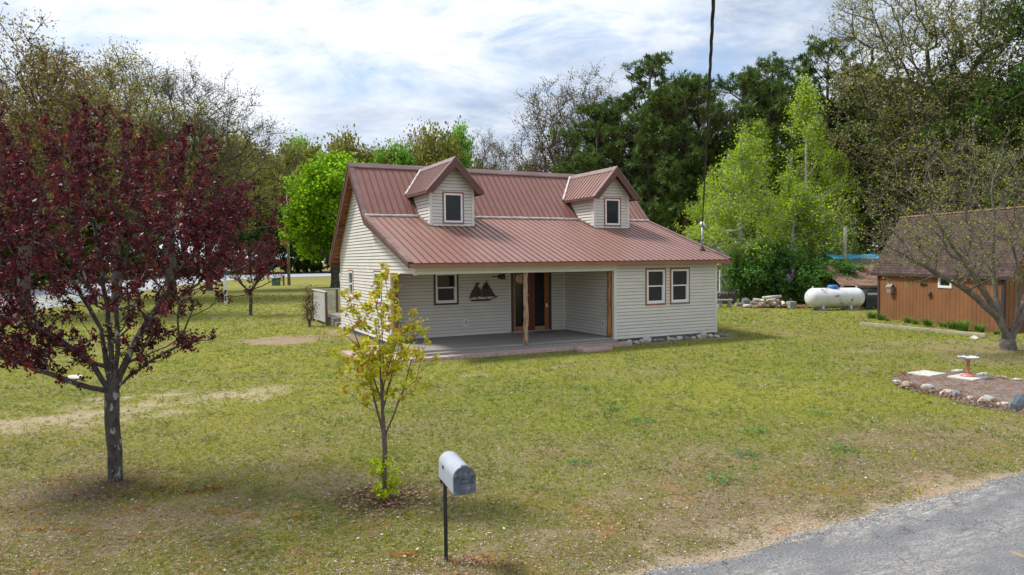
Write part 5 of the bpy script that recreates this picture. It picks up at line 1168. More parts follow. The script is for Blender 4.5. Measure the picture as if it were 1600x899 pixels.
# undergrowth at the edges of the woods
UG = [(0.098, 0.140, 0.035), (0.140, 0.182, 0.042), (0.070, 0.091, 0.028)]
u1 = shrub('bush', 'olive bush', 0, 172, 9, 5, 4.5, 87, UG, 120, 14, .5, 'bushes along the foot of the woods', 1.2)
UGP = [(-70, 168), (-61, 172), (-52, 172), (-43, 172), (-34, 174), (-25, 176), (-72, 145), (-70, 128), (-66, 104), (-60, 84), (-52, 66)]
UGN = [(24.5, 53), (28, 52), (31.5, 56), (35, 52), (39, 50), (43, 46), (15.5, 58), (11.5, 60), (19.5, 60), (23, 58), (7.5, 62), (2, 70), (-4, 74)]
for i, (x, y) in enumerate(UGP + UGN):
    px = 800 + x / y * 1085; nearr = y < 80
    c = u1 if i == 0 else copy_tree(u1); c.location = (x, y, 0); c.rotation_euler = (0, 0, i * 1.7); s = .75 if nearr else 1.15; c.scale = (s, s, s * (1.0 if nearr else 1.1)); c['group'] = 'bushes along the foot of the woods'
    lab = f"{'near' if nearr else 'far'} bush {side_word(px)}"; seen[lab] = seen.get(lab, 0) + 1
    if seen[lab] > 1: lab += {2: ', second from the left there', 3: ', third from the left there', 4: ', fourth from the left there'}.get(seen[lab], f', {seen[lab]} along')
    c['label'] = lab

# ------------------------------------------------------------------ side porch with lattice behind the house corner
sp_ = empty('side_porch', (*HO, 0), HA, label='small side porch with white lattice railing at the back left house corner', cat='porch')
mb = MB(); n = 16; vv = np.linspace(11.6, 15.2, n + 1)
for i in range(n): mb.box(.15, 4.2, vv[i] + .004, vv[i + 1] - .004, .34, .37)
mb.box(.16, 4.1, 11.62, 15.1, .02, .338); mb.box(.2, 1.6, 11.2, 11.58, .0, .20); mb.build('deck', 'woodgrey', sp_)
mb = MB(); mb.box(.3, 1.6, 9.65, 11.15, -.02, .10); mb.build('ramp', 'slab', sp_)
def post(u, v, z1, m='woodbrown', s=.05): mb = MB(); mb.box(u - s, u + s, v - s, v + s, -.1, z1); return mb.build('post', m, sp_)
for u, v in ((.0, 12.3), (.0, 15.3), (1.15, 15.3), (2.3, 15.3), (.75, 11.62)): post(u, v, 1.50 if v > 12 else 1.3)
def lattice(P0, P1, z0, z1, name, pitch=.095, wv=.030, shing=False):
    P0, P1 = Vector(P0), Vector(P1); L_ = (P1 - P0).length; S = (P1 - P0) / L_; H = z1 - z0; Nn = Vector((-S.y, S.x, 0)); mb = MB()
    for sgn in (1, -1):
        k = -H
        while k < L_:
            # diagonal slat: x = k + t, z = t (or H - t)
            t0, t1 = max(0, -k), min(H, L_ - k)
            if t1 > t0:
                a = Vector((k + t0, t0 if sgn > 0 else H - t0)); b = Vector((k + t1, t1 if sgn > 0 else H - t1)); hw = wv / 2 * 1.4; o = .008 * sgn
                q = [(a.x - hw, a.y), (a.x + hw, a.y), (b.x + hw, b.y), (b.x - hw, b.y)]
                mb.face([P0 + S * x + Vector((0, 0, z0 + z)) + Nn * o for x, z in q]); mb.face([P0 + S * x + Vector((0, 0, z0 + z)) + Nn * (o + .006) for x, z in q][::-1])
            k += pitch
    return mb.build(name, 'lattice', sp_)
lattice((0, 12.38, 0), (0, 15.22, 0), .12, 1.42, 'lattice_panel', .085, .042); lattice((.06, 15.3, 0), (1.09, 15.3, 0), .42, 1.42, 'lattice_panel'); lattice((1.21, 15.3, 0), (2.25, 15.3, 0), .42, 1.42, 'lattice_panel')
for q in (((-.05, .05, 12.25, 15.35), 'a'), ((-.05, 3.6, 15.26, 15.34), 'b')):
    x0, x1, y0, y1 = q[0]; mb = MB(); mb.box(x0, x1, y0, y1, 1.505, 1.545); mb.build('rail', 'lattice', sp_)
mb = MB()
for r, z in ((.20, .42), (.22, .50), (.19, .58), (.15, .65)): mb.lathe([(0, z - .05), (r, z - .04), (r * 1.05, z), (r, z + .03), (0, z + .04)], .95, 12.6, 0, 14)
o = mb.build('hose_coil', 'galv', smooth=True, label='grey coiled hose heap on the side porch floor', cat='hose'); o.location = (*HO, 0); o.rotation_euler = (0, 0, HA)

# ------------------------------------------------------------------ left side: bird house, pole, utility box
bh = empty('bird_house', (-19.9, 48.2, 0), label='little blue and white bird house on a tall white post', cat='bird house')
mb = MB(); mb.box(-.07, .07, -.07, .07, -.1, 2.05); mb.build('post', 'white', bh)
mb = MB(); mb.box(-.17, .17, -.15, .15, 2.05, 2.32); mb.lathe([(.04, 0), (.04, .01)], 0, -.155, 2.2, 10); mb.build('box', 'blue', bh)
mb = MB()
for s in (-1, 1): mb.face([(0, -.22, 2.50), (s * .27, -.22, 2.30), (s * .27, .22, 2.30), (0, .22, 2.50)]); mb.face([(0, -.22, 2.48), (s * .27, -.22, 2.28), (s * .27, .22, 2.28), (0, .22, 2.48)])
for y in (-.151, .151): mb.face([(-.17, y, 2.32), (.17, y, 2.32), (0, y, 2.46)])
mb.build('roof', 'white', bh)
up = empty('utility_pole', (-27.3, 85, 0), label='weathered grey utility pole beside the maple at the far road', cat='utility pole')
mb = MB(); mb.tube([(0, 0, -.3), (0, 0, 11)], [.20, .13], 10); mb.build('pole', 'woodgrey', up, smooth=True)
mb = MB(); mb.tube([(-.28, -.1, 7.6), (-.28, -.1, 8.7)], .22, 10); mb.build('transformer', 'galv', up, smooth=True)
mb = MB(); mb.box(-.9, .9, -.06, .06, 10.2, 10.34); mb.build('crossarm', 'woodgrey', up)
for i, (z, sg) in enumerate(((10.4, 1.6), (9.0, 2.0), (7.4, 2.2))):
    mb = MB(); A_, B_ = Vector((-27.3, 85, z)), Vector((-110, 118, z + 3)); mb.tube([A_.lerp(B_, t / 30) - Vector((0, 0, 4 * sg * (t / 30) * (1 - t / 30))) for t in range(31)], .022, 4)
    mb.build('power_line', 'rubber', label=['topmost thin power line leaving the grey pole to the left', 'middle thin power line leaving the grey pole to the left', 'lowest thin power line leaving the grey pole to the left'][i], cat='cable', group='power lines over the far road')
mb = MB(); mb.box(-.42, .42, -.35, .35, 0, .85); mb.box(-.46, .46, -.39, .39, .85, .92); mb.build('utility_box', 'greenbox', label='green metal utility box beside the grey pole', cat='utility box', bevel=.03).location = (-28.6, 84.2, 0)
mb = MB(); mb.box(-.09, .09, -.09, .09, 0, 1.25); mb.build('marker_post', 'casing', label='short brown marker post between the green box and pole', cat='post', bevel=.01).location = (-27.75, 84.4, 0)
mb = MB(); mb.box(-.6, .6, -.45, .45, 0, .08); mb.build('concrete_pad', 'slab', label='pale concrete pad in the grass right of the grey pole', cat='slab', bevel=.02).location = (-23.9, 82, 0)
rock('rock', -11.0, 17.4, .62, .34, .10, 'slab', 41, 'flat whitish stone lying in the lawn behind the purple plum')

# ------------------------------------------------------------------ shed
E2 = np.array([17.0, 32.2]); dl = np.array([18.02, 25.38]) - E2; SL = float(np.linalg.norm(dl)); sdir = dl / SL; sout = np.array([-abs(sdir[1]), -sdir[0]]) ; sin_ = -sout / np.linalg.norm(sout)
sang = math.atan2(sdir[1], sdir[0])   # local x runs along the wall towards the camera; local y = +90 deg from it = into the shed (right)
shed = empty('shed', (E2[0], E2[1], 0), sang, label='orange brown wooden shed with a steep dark shingle roof', cat='shed')
SW, SH, RH = 2.7, 2.33, 4.66
mb = MB()
def grooved(T, a0, a1, topf, pitch=.205, g=.012):
    a = a0
    while a < a1 - 1e-3:
        b = min(a + pitch, a1); q = min(a + pitch - g, a1)
        mb.face([T(a, 0, 0), T(q, 0, 0), T(q, topf(q), 0), T(a, topf(a), 0)]); 
        if b > q: mb.face([T(q, 0, -.012), T(b, 0, -.012), T(b, topf(b), -.012), T(q, topf(q), -.012)]); mb.face([T(q, 0, 0), T(q, 0, -.012), T(q, topf(q), -.012), T(q, topf(q), 0)])
        a = b
WY = 0.0
grooved(lambda a, z, d: (a, WY - d, z), 0, 4.05 - .35, lambda a: SH); w_a0, w_a1, w_z0, w_z1 = 3.70, 4.42, 1.55, 2.0
grooved(lambda a, z, d: (a, WY - d, z), 3.70, 4.42, lambda a: 1.55); grooved(lambda a, z, d: (a, WY - d, z), 4.42, SL, lambda a: SH)
mb.face([(3.70, 0, 2.0), (4.42, 0, 2.0), (4.42, 0, SH), (3.70, 0, SH)])
gt = lambda y: SH + (RH - .15 - SH) * (1 - abs(y - SW / 2) / (SW / 2))
grooved(lambda a, z, d: (SL + d, a, z), 0, SW, gt); grooved(lambda a, z, d: (0 - d, a, z), 0, SW, gt)
mb.face([(0, SW, 0), (SL, SW, 0), (SL, SW, SH), (0, SW, SH)])
mb.build('wall', 'shedwall', shed)
for x, y in ((.05, 0), (SL - .05, 0)):
    mb = MB(); mb.box(x - .07, x + .07, -.03, .05, 0, SH); mb.build('corner_board', 'shedtrim', shed)
SF = Fr((0, 0, 0), (1, 0, 0), (0, -1, 0))
window(SF, (3.70, 4.42, 1.55, 2.0), 0, hung=False, tw=.03, parent=shed, pane='pane', tm='white')
mb = MB(); ov, zE = .14, SH - .42
x0, x1 = -.35, SL + .45; slp = (RH - SH) / (SW / 2); Ls = math.hypot(SW / 2 + ov, RH - zE)
zE = RH - slp * (SW / 2 + ov)
for s in (-1, 1):
    yE = SW / 2 + s * (SW / 2 + ov); q = [(x0, yE, zE), (x1, yE, zE), (x1, SW / 2, RH), (x0, SW / 2, RH)]
    uv = [(x0, 0), (x1, 0), (x1, Ls), (x0, Ls)]; mb.face(q, 0, uv); mb.face([(x, y, z - .09) for x, y, z in q[::-1]], 1)
    mb.face([q[0], q[1], (q[1][0], q[1][1], q[1][2] - .12), (q[0][0], q[0][1], q[0][2] - .12)], 1)
    for e in (0, 1): a, b = (q[0], q[3]) if e == 0 else (q[1], q[2]); mb.face([a, b, (b[0], b[1], b[2] - .16), (a[0], a[1], a[2] - .16)], 1)
mb.build('roof', ['shingle', 'shedtrim'], shed)
mb = MB(); mb.box(x0, x1, SW / 2 - .05, SW / 2 + .05, RH - .01, RH + .05); mb.build('ridge_cap', 'cutwood', shed)
def s2w(a, y, z=0): c, s = math.cos(sang), math.sin(sang); return (E2[0] + c * a - s * y, E2[1] + s * a + c * y, z)
def on_shed(o): o.location = s2w(0, 0); o.rotation_euler = (0, 0, sang); return o
mb = MB(); mb.box(.85, 1.1, -.20, -.015, 1.22, 1.48); mb.face([(.80, -.24, 1.47), (1.15, -.24, 1.47), (1.15, -.12, 1.62), (.80, -.12, 1.62)]); mb.face([(.80, 0, 1.47), (1.15, 0, 1.47), (1.15, -.12, 1.62), (.80, -.12, 1.62)])
on_shed(mb.build('bird_box', 'woodgrey', label='grey bird box with a pitched lid on the shed wall', cat='bird house'))
mb = MB()
for k in range(6): mb.lathe([(0, -.02), (.09 - .01 * k, 0), (0, .03)], 3.25 + .05 * math.cos(k * 1.1), -.06, 1.28 + .06 * math.sin(k * 1.7), 8)
on_shed(mb.build('wall_ornament', 'stoneg', smooth=True, label='round grey ornament hanging on the shed wall left of its window', cat='ornament'))
mb = MB(); mb.tube([(2.72, -.03, 1.62), (2.85, -.05, 1.72), (2.98, -.03, 1.66), (3.1, -.05, 1.74)], [.02, .05, .03, .01], 6)
on_shed(mb.build('wall_ornament', 'black', label='small black bird shaped ornament on the upper shed wall', cat='ornament'))
mb = MB(); mb.box(.12, .55, -.04, -.005, 1.98, 2.05); on_shed(mb.build('hinge_strap', 'black', label='short black strap under the shed eave at its left corner', cat='bracket'))
tb = MB(); tb.box(-2.6, 2.6, -.06, .06, 0, .13)
o = tb.build('edging_timber', 'timber', label='long pale timber edging the lily bed before the shed', cat='timber', bevel=.01); o.location = (15.45, 26.6, 0); o.rotation_euler = (0, 0, math.atan2(24.07 - 28.99, 16.46 - 14.46))
o.location = ((14.6 + 16.5) / 2, (29.0 + 24.1) / 2, 0)
# day lilies
def lily(x, y, s, seed, lab):
    r = np.random.RandomState(seed); n = 90; a = r.rand(n) * 6.283; q = r.rand(n) * .16 * s; b = np.stack([q * np.cos(a), q * np.sin(a), np.zeros(n)], 1); V = []; F = []
    for i in range(n):
        L_ = s * r.uniform(.28, .5); aa = a[i] + r.randn() * .5; od = np.array([math.cos(aa), math.sin(aa), 0]); sd = np.array([-od[1], od[0], 0]) * .012 * s; p = b[i]; k = len(V)
        for j in range(4):
            t = j / 3; c = p + od * L_ * .65 * t ** 1.6 + np.array([0, 0, L_ * (1.25 * t - .55 * t * t)]); ww = 1 - t * .9; V += [c - sd * ww, c + sd * ww]
        F += [(k, k + 1, k + 3, k + 2), (k + 2, k + 3, k + 5, k + 4), (k + 4, k + 5, k + 7, k + 6)]
    V = np.array(V); c = np.tile(C3(0.10, 0.22, 0.035), (len(V), 1)) * (0.6 + .9 * r.rand(len(V), 1))
    o = np_mesh('daylily', V, np.array(F), 'blade', colors=c, label=lab, cat='plant', group='daylily clumps along the shed'); o.location = (x, y, 0); return o
ln = ['leftmost green daylily clump, by the left shed corner', 'second green daylily clump from the left along the shed', 'third small daylily clump from the left along the shed', 'daylily clump left of the shed window', 'daylily clump just under the left of the shed window', 'daylily clump below the right side of the shed window', 'daylily clump right of the shed window', 'big daylily clump left of the fruit tree branches', 'big daylily clump behind the fruit tree limb', 'last daylily clump beside the fruit tree trunk', 'small low daylily clump right of the fruit tree trunk']
for i, (a, s) in enumerate(((.2, 1.1), (1.0, 1.0), (1.6, .5), (2.5, .9), (3.15, .8), (4.0, 1.1), (4.5, .8), (5.2, 1.2), (5.8, 1.3), (6.3, 1.0), (7.2, .6))):
    p = s2w(a, -.45 - .12 * (i % 3)); lily(p[0], p[1], s, 300 + i, ln[i])
rock('rock', 15.75, 23.6, .42, .2, .14, 'stonew', 42, 'white rock beside the right end of the pale timber', z=0)

# ------------------------------------------------------------------ right background: second shed, boat, light pole, grill
sh2 = empty('shed', (21.0, 41.5, 0), 0.12, label='low shed with a tan shingle roof behind the propane tank', cat='shed')
mb = MB(); q = [(-2.3, -1.4, 1.18), (3.2, -1.4, 1.18), (3.2, .9, 2.35), (-2.3, .9, 2.35)]; mb.face(q, 0, [(-1.3, 0), (3.2, 0), (3.2, 2.6), (-1.3, 2.6)]); q2 = [(-2.3, .9, 2.35), (3.2, .9, 2.35), (3.2, 3.0, 1.2), (-2.3, 3.0, 1.2)]; mb.face(q2, 0, [(0, 0), (4.5, 0), (4.5, 2.4), (0, 2.4)])
mb.face([(-1.3, -1.4, 1.18), (3.2, -1.4, 1.18), (3.2, -1.4, 1.05), (-1.3, -1.4, 1.05)], 1); mb.build('roof', ['shingle_tan', 'woodbrown'], sh2)
mb = MB(); mb.box(-2.1, 3.0, -1.1, 2.8, 0, 1.25); mb.build('wall', 'shedtrim', sh2)
bt = empty('boat', (23.0, 45.2, 0), .05, label='grey boat on blocks under a bright blue tarp behind the sheds', cat='boat')
mb = MB(); st = [(-2.6, .35, 2.35), (-1.8, .9, 2.2), (0, 1.1, 2.1), (2.4, 1.05, 2.1)]
for i in range(3):
    (xa, wa, ba), (xb, wb, bb) = st[i], st[i + 1]
    for s in (-1, 1): mb.face([(xa, s * wa * .5, ba - .3), (xb, s * wb * .5, bb - .3), (xb, s * wb, 2.75), (xa, s * wa, 2.75)]); mb.face([(xa, 0, ba - .4), (xb, 0, bb - .4), (xb, s * wb * .5, bb - .3), (xa, s * wa * .5, ba - .3)])
mb.face([(2.4, -1.05, 2.75), (2.4, 1.05, 2.75), (2.4, .5, 1.8), (2.4, -.5, 1.8)]); mb.build('hull', 'hull', bt)
mb = MB()
for i in range(12):
    xa, xb = -2.7 + i * .44, -2.7 + (i + 1) * .44; za, zb_ = 2.98 + .04 * math.sin(i * 2.1), 2.98 + .04 * math.sin(i * 2.1 + 2.1)
    for s in (-1, 1): mb.face([(xa, 0, za), (xb, 0, zb_), (xb, s * 1.2, 2.72 + .03 * math.cos(i * 1.7 + 1.7)), (xa, s * 1.2, 2.72 + .03 * math.cos(i * 1.7))])
mb.build('tarp', 'tarp', bt)
mb = MB()
for x in (-1.4, 1.4): mb.box(x - .5, x + .5, -.5, .5, 0, 1.85)
mb.box(1.1, 2.2, -1.0, -.9, 2.2, 2.5); mb.build('block', 'hull', bt)
mb = MB(); mb.tube([(0, 0, -.2), (0, 0, 4.75)], [.13, .11], 10); mb.build('pole', 'woodgrey', smooth=True, label='plain weathered wooden pole standing behind the lilac', cat='pole').location = (21.1, 44.0, 0)
gr = empty('grill_cart', (19.35, 37.6, 0), .2, label='black covered grill cart at the right end of the propane tank', cat='grill')
mb = MB(); pr = [(-.42, .55), (-.46, .80), (-.36, 1.02), (0, 1.10), (.34, 1.02), (.44, .82), (.42, .55)]
for i in range(len(pr) - 1): (a, b), (c, d) = pr[i], pr[i + 1]; mb.face([(a, -.32, b), (c, -.32, d), (c, .32, d), (a, .32, b)])
for y in (-.32, .32): mb.face([(a, y, b) for a, b in pr])
mb.build('lid', 'black', gr)
mb = MB(); mb.box(-.42, .42, -.30, .30, .12, .54); mb.box(.44, .75, -.25, .25, .5, .54); mb.build('cabinet', 'rubber', gr)
for x in (-.34, .36):
    for y in (-.3,): mb = MB(); mb.tube([(x, y - .05, .13), (x, y + .02, .13)], .13, 14); mb.build('wheel', 'black', gr)
mb = MB(); mb.box(-.35, .30, -.335, -.325, .78, .90); mb.build('badge_panel', 'mailgrey', gr)

# propane tank
tk = empty('propane_tank', (17.3, 37.2, 0), .02, label='white rust streaked propane tank with a blue dome lid on the lawn', cat='tank')
pr = []; R1, HL = .53, 1.15
for i in range(9): t = i / 8 * math.pi / 2; pr.append((R1 * math.sin(t), -HL - .42 * math.cos(t)))
pr += [(R1, -.6), (R1 * 1.002, -.59), (R1 * 1.002, .59), (R1, .6)]
for i in range(9): t = math.pi / 2 - i / 8 * math.pi / 2; pr.append((R1 * math.sin(t), HL + .42 * math.cos(t)))
mb = MB(); mb.lathe(pr, 0, 0, .66, 36, axis='x'); mb.build('tank_body', 'tank', tk, smooth=True)
mb = MB(); mb.lathe([(.27, .0), (.27, .13), (.25, .19), (.18, .215), (0, .22)], -.10, 0, 1.13, 24); mb.build('dome_lid', 'blue', tk, smooth=True)
mb = MB(); mb.tube([(.40, 0, 1.16), (.40, 0, 1.32)], .025, 8); mb.tube([(.32, 0, 1.22), (.5, 0, 1.22)], .03, 8); mb.build('valve', 'galv', tk)
for x in (-.75, .75):
    for y in (-.30, .30): mb = MB(); mb.box(x - .05, x + .05, y - .04, y + .04, .06, .38); mb.build('leg', 'white', tk)
for x in (-1.18, 1.18): mb = MB(); mb.tube([(x, -.06, 1.17), (x, -.05, 1.27), (x, .05, 1.27), (x, .06, 1.17)], .018, 6); mb.build('lifting_lug', 'white', tk)
for x in (-.75, .75): mb = MB(); mb.box(x - .25, x + .25, -.45, .45, -.02, .07); mb.build('foot_block', 'concrete', tk)
# red brown wood chips in front of the lilacs
def p_ch(r, n): x = 13.2 + 7.2 * r.rand(n); return x, 39.8 - (x - 13.2) * .25 + r.rand(n) ** 2 * 2.2 - .4
scatter_flat('wood_chips', 2600, p_ch, .13, [(0.24, 0.11, 0.07), (0.16, 0.075, 0.05), (0.34, 0.19, 0.13), (0.10, 0.05, 0.035)], 12, 'reddish wood chips and bark spread beneath the lilac bushes', 'mulch', .05)
# firewood heap
rr = random.Random(8); lg = [('pale birch log', 'birch')] * 2 + [('brown split log', 'cutwood'), ('grey bark log', 'woodgrey')]
wd = ['at the left end', 'left of the middle', 'in the middle', 'right of the middle', 'at the right end']
lvl = ['on the ground', 'in the second layer', 'on top']
k = 0; seenl = {}
for L_i, (n, z) in enumerate(((11, .09), (8, .26), (5, .43))):
    for j in range(n):
        t = (j + .5) / n; x = 14.45 + (t - .5) * (2.3 - L_i * .5) + rr.uniform(-.05, .05); y = 39.2 + rr.uniform(-.18, .18) - (t - .5) * .3; nm, m = rr.choice(lg); a = rr.uniform(-.6, .6) + (0 if rr.random() < .5 else 1.3)
        ln_ = rr.uniform(.38, .6); r_ = rr.uniform(.07, .11); dx, dy, dz = math.cos(a) * ln_ / 2, math.sin(a) * ln_ / 2, rr.uniform(-.06, .1)
        mb = MB(); mb.tube([(-dx, -dy, -dz), (0, 0, .008), (dx, dy, dz)], [r_, r_ * 1.04, r_ * .96], 8, 0, cap=False)
        b0 = len(mb.v); ends = [[mb.v[i] for i in range(8)], [mb.v[i] for i in range(16, 24)]]
        mb.face(ends[0][::-1], 1); mb.face(ends[1], 1)
        lab = f'{nm} {lvl[L_i]} of the firewood heap, {wd[min(4, int(t * 5))]}'; seenl[lab] = seenl.get(lab, 0) + 1
        if seenl[lab] > 1: lab += ', behind' if seenl[lab] == 2 else ', rearmost'
        o = mb.build('firewood_log', [m, 'cutwood'], label=lab, cat='log', group='firewood logs in the heap'); o.location = (x, y, z)
mb = MB(); mb.tube([(-.55, -.1, -.02), (.55, .08, .06)], [.085, .075], 8); o = mb.build('firewood_log', 'birch', smooth=True, label='long white birch pole lying on top of the firewood heap', cat='log', group='firewood logs in the heap'); o.location = (14.65, 39.1, .60)
mb = MB()
for i in range(2): mb.box(-.20, .20, -.2, .2, .02 + i * .2, .20 + i * .2)
o = mb.build('concrete_block', 'concrete', label='two weathered concrete blocks stacked right of the firewood heap', cat='block', bevel=.012); o.location = (15.55, 38.6, 0); o.rotation_euler = (0, 0, .2)
mb = MB(); mb.box(-.26, .26, -.15, .15, 0, .2); o = mb.build('concrete_block', 'concrete', label='single concrete block right of the stone bench', cat='block', bevel=.012); o.location = (13.35, 40.6, 0)
rock('rock', 13.9, 41.2, .75, .4, .5, 'stoneg', 43, 'dark grey boulder left of the firewood heap')
bn = empty('stone_bench', (12.25, 40.0, 0), .06, label='small concrete garden bench beyond the right house corner', cat='bench')
mb = MB(); pts = [(-.47 + .94 * i / 10, .06 * math.sin(i / 10 * math.pi)) for i in range(11)]
mb.box(-.47, .47, -.18, .18, .38, .46); mb.build('seat', 'concrete', bn, bevel=.02)
for x in (-.28, .28): mb = MB(); mb.box(x - .12, x + .12, -.14, .14, 0, .10); mb.box(x - .08, x + .08, -.12, .12, .10, .30); mb.box(x - .13, x + .13, -.15, .15, .30, .38); mb.build('leg', 'concrete', bn, bevel=.015)
# stacked dark firewood and the white building behind
rr = random.Random(19); k = 0
for L_i in range(4):
    for j in range(7):
        mb = MB(); r_ = rr.uniform(.07, .095); mb.tube([(0, -.2, 0), (0, .2, 0)], [r_, r_ * .95], 8); o = mb.build('stacked_log', 'bark_oak', label=f"dark split log in row {['one', 'two', 'three', 'four'][L_i]} from the ground of the stack, {['leftmost', 'second from left', 'third from left', 'middle', 'third from right', 'second from right', 'rightmost'][j]}", cat='log', group='dark logs stacked beyond the house corner'); o.location = (12.55 + j * .2 + rr.uniform(-.02, .02), 43.0, .09 + L_i * .17)
ob = empty('outbuilding', (16.5, 53, 0), .1, label='cream outbuilding with a white roof edge hidden behind the aspens', cat='building')
mb = MB(); mb.box(-4.2, 3, 0, 4, 0, 3.0); mb.build('wall', 'whitewall', ob)
mb = MB(); mb.box(-4.5, 3.3, -.4, 4.4, 3.0, 3.2); mb.face([(-4.5, -.4, 3.2), (3.3, -.4, 3.2), (3.3, 2, 4.0), (-4.5, 2, 4.0)]); mb.face([(-4.5, 4.4, 3.2), (3.3, 4.4, 3.2), (3.3, 2, 4.0), (-4.5, 2, 4.0)]); mb.build('roof', 'white', ob)
fe = empty('garden_gate', (14.05, 44.4, 0), .1, label='white braced wooden gate seen between the house corner and lilac', cat='gate')
mb = MB()
for x in (-.75, .0, .75): mb.box(x - .06, x + .06, -.05, .05, 0, 2.1)
mb.build('post', 'white', fe)
mb = MB(); mb.box(-.9, 1.1, -.03, .03, .62, .72); mb.box(-.69, .69, -.02, .02, 1.7, 1.8); mb.build('rail', 'white', fe)
mb = MB(); mb.tube([(-.7, 0, 1.65), (-.05, 0, .75)], .045, 6); mb.tube([(.7, 0, 1.65), (.05, 0, .75)], .045, 6); mb.build('brace', 'white', fe)

# ------------------------------------------------------------------ island flower bed
BX = np.array([p[0] for p in BED]); BY = np.array([p[1] for p in BED]); bcx, bcy = BX.mean(), BY.mean()
bp_ = cat_rom([(x, y) for x, y in BED] + [BED[0]], 6)[:-1]
mb = MB(); N_ = len(bp_)
M['bed'] = mat('bed_soil', (0.11, 0.08, 0.068), (0.24, 0.195, 0.165), 0.95, 22, bump=.03, c3=(0.15, 0.075, 0.04), scale3=3.5, lo3=.48, hi3=.6, lo=.42, hi=.6)
rings = [(1.0, .0), (.93, .07), (.7, .11), (.35, .12)]
for (s0, z0_), (s1, z1_) in zip(rings[:-1], rings[1:]):
    for i in range(N_):
        a, b = bp_[i], bp_[(i + 1) % N_]; f = lambda p, s, z: (bcx + (p[0] - bcx) * s, bcy + (p[1] - bcy) * s, z); mb.face([f(a, s0, z0_), f(b, s0, z0_), f(b, s1, z1_), f(a, s1, z1_)])
mb.face([(bcx + (p[0] - bcx) * .35, bcy + (p[1] - bcy) * .35, .12) for p in bp_]); mb.build('bed_soil', 'bed', smooth=True, kind='structure')
def p_bed(r, n): k = r.randint(0, N_, n); P = np.array(bp_)[k]; s = np.where(r.rand(n) < .6, .84 + r.rand(n) * .2, r.rand(n) ** .5); return bcx + (P[:, 0] - bcx) * s, bcy + (P[:, 1] - bcy) * s
scatter_flat('bed_litter', 4200, p_bed, .045, [(0.30, 0.15, 0.08), (0.20, 0.09, 0.05), (0.36, 0.25, 0.17), (0.14, 0.08, 0.05)], 13, 'brown dead leaves and stems lying in the rock edged bed', 'mulch', .11)
RK = [(8.85, 15.85, .34, .2, .07, 'stoneb', 'flat bluish rock at the far left tip of the bed edge'), (8.62, 15.45, .30, .2, .09, 'stonew', 'pale pinkish rock, second from the left tip of the bed edge'), (8.58, 15.05, .30, .22, .12, 'stonet', 'tan rounded rock, third from the left tip of the bed edge'),
      (8.78, 14.62, .36, .2, .13, 'stonew', 'white rough rock left of the small blue rock on the bed edge'), (8.92, 14.2, .42, .2, .10, 'stonew', 'long flat white rock just before the small blue rock'), (8.95, 13.85, .26, .18, .14, 'stoneb', 'small slate blue rock on the front edge of the bed'),
      (8.98, 13.52, .22, .12, .10, 'stonew', 'small white shard right of the small blue rock'), (9.05, 13.2, .40, .2, .18, 'stonew', 'slanted pale rock pointing up on the front edge of the bed'), (9.2, 12.95, .30, .16, .10, 'stonew', 'low white rock left of the big blue grey rock'),
      (9.28, 12.66, .34, .26, .30, 'stoneb', 'big blue grey rock on the front edge of the bed'), (9.62, 12.55, .44, .3, .26, 'stoneg', 'blocky grey rock right of the big blue grey rock'), (9.98, 12.72, .36, .22, .18, 'stonew', 'pale rock behind the blocky grey rock near the picture edge'), (9.95, 12.42, .3, .24, .16, 'stoneb', 'bluish rock at the right picture edge of the bed front'),
      (10.85, 16.75, .42, .2, .10, 'stonew', 'white rock on the back edge just right of the bird bath'), (11.15, 16.35, .34, .18, .08, 'stonew', 'white rock on the back edge, second right of the bird bath'), (11.3, 15.95, .30, .18, .07, 'stonew', 'white rock on the back edge, third right of the bird bath'),
      (11.38, 15.62, .30, .18, .07, 'stonew', 'white rock on the back edge, fourth right of the bird bath'), (11.5, 15.2, .40, .18, .08, 'stonew', 'long white rock on the back edge at the right picture edge')]
for i, (x, y, a, b, c, m, lab) in enumerate(RK): rock('rock', x, y, a * 1.0, b * 1.1, c * 1.15, m, 500 + i, lab, 'rocks edging the flower bed', rz=(.2 if i < 6 else -.1), z=.035)
mb = MB(); mb.box(-.33, .33, -.27, .27, 0, .05); o = mb.build('paving_slab', 'slab', label='bare pale square slab on the left part of the rock edged bed', cat='slab', bevel=.012); o.location = (9.72, 16.2, .09); o.rotation_euler = (0, 0, .5)
mb = MB(); mb.box(-.34, .34, -.28, .28, 0, .05); o = mb.build('paving_slab', 'slab', label='pale square slab under the bird bath', cat='slab', bevel=.012); o.location = (10.28, 15.6, .10); o.rotation_euler = (0, 0, .55)
bb = empty('bird_bath', (10.3, 15.62, .15), label='low glazed bird bath with an orange stem and blue white dish', cat='bird bath')
mb = MB(); mb.lathe([(.0, 0), (.15, 0), (.14, .025), (.06, .045), (.045, .06)], sides=20); mb.build('base', 'pink', bb, smooth=True)
mb = MB(); mb.lathe([(.042, .06), (.036, .12), (.046, .18), (.033, .24), (.036, .32), (.05, .37), (.08, .395)], sides=16); mb.build('stem', 'glaze', bb, smooth=True)
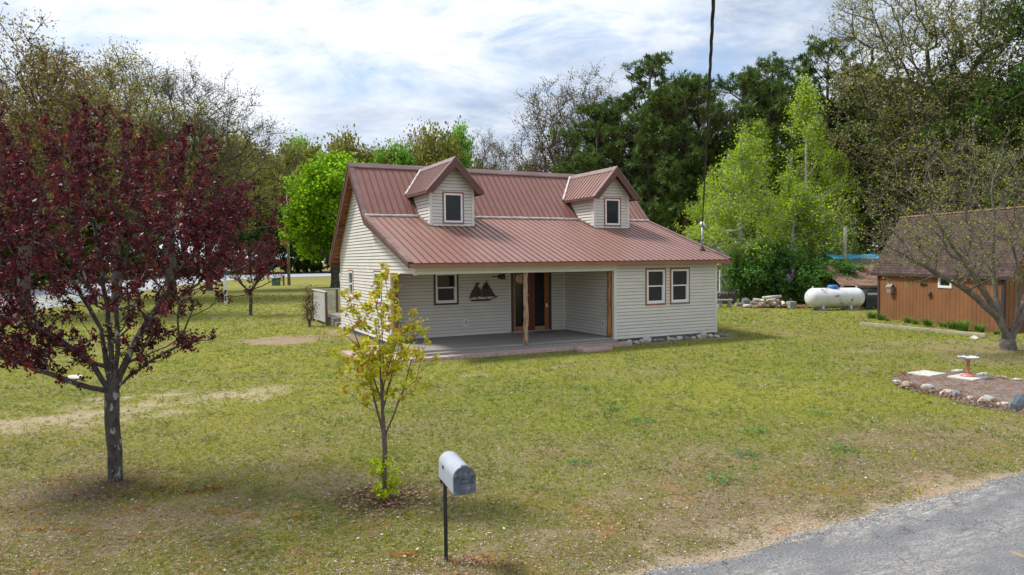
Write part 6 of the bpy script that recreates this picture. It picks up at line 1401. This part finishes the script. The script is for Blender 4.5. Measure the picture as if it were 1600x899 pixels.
mb = MB(); mb.lathe([(.05, .39), (.13, .40), (.20, .43), (.215, .445), (.205, .447), (.15, .425), (0, .41)], sides=28); dh_ = mb.build('dish', 'dish', bb, smooth=True)
mb = MB(); mb.lathe([(0, -.02), (.02, -.01), (.024, .01), (.012, .03), (0, .035)], .19, 0, .465, 10); mb.tube([(.19, 0, .47), (.235, 0, .485)], [.015, .004], 6); mb.build('bird_figure', 'stoneb', dh_, smooth=True)
rr = random.Random(77)
for i in range(16):
    t = (i + .5) / 16; P = [(8.6, 15.3), (8.62, 14.85), (8.84, 14.4), (8.92, 13.65), (9.1, 13.05), (9.25, 12.8), (9.45, 12.5), (9.8, 12.4), (10.6, 16.85)]; q = P[i % len(P)]
    rock('rock', q[0] + rr.uniform(-.12, .12), q[1] + rr.uniform(-.12, .12), rr.uniform(.10, .17), rr.uniform(.08, .13), rr.uniform(.05, .09), rr.choice(['stonew', 'stonet', 'stoneg']), 700 + i, 'small stone wedged among the larger rocks edging the flower bed', 'small stones edging the flower bed', z=.02)
def p_gr(r, n):
    u = -6 + 14 * r.rand(n); v = -14.22 - np.abs(r.randn(n)) * .16 + (r.rand(n) < .4) * r.rand(n) * .35; p = HO + HU * u[:, None] + HV * v[:, None]; return p[:, 0], p[:, 1]
scatter_flat('gravel', 5000, p_gr, .018, [(0.36, 0.33, 0.29), (0.20, 0.19, 0.18), (0.50, 0.46, 0.40), (0.12, 0.115, 0.11), (0.40, 0.30, 0.20)], 17, 'loose gravel crumbs along the broken edge of the near road', 'gravel', .012, .8, .9)
# weeds in the lawn
def p_w(r, n):
    C_ = np.array([(1.9, 13.1), (2.3, 12.2), (4.0, 11.3), (3.4, 10.0), (0.9, 9.7), (4.9, 10.2), (2.7, 8.9), (-2.4, 13.2), (5.6, 12.6), (1.6, 15.3)]); k = r.randint(0, len(C_), n); return C_[k, 0] + r.randn(n) * .13, C_[k, 1] + r.randn(n) * .11
scatter_flat('weeds', 900, p_w, .045, [(0.06, 0.17, 0.06), (0.09, 0.22, 0.05), (0.05, 0.13, 0.05)], 14, 'low dark green weeds in clumps on the front lawn', 'weeds', .04, .5, 1.0)
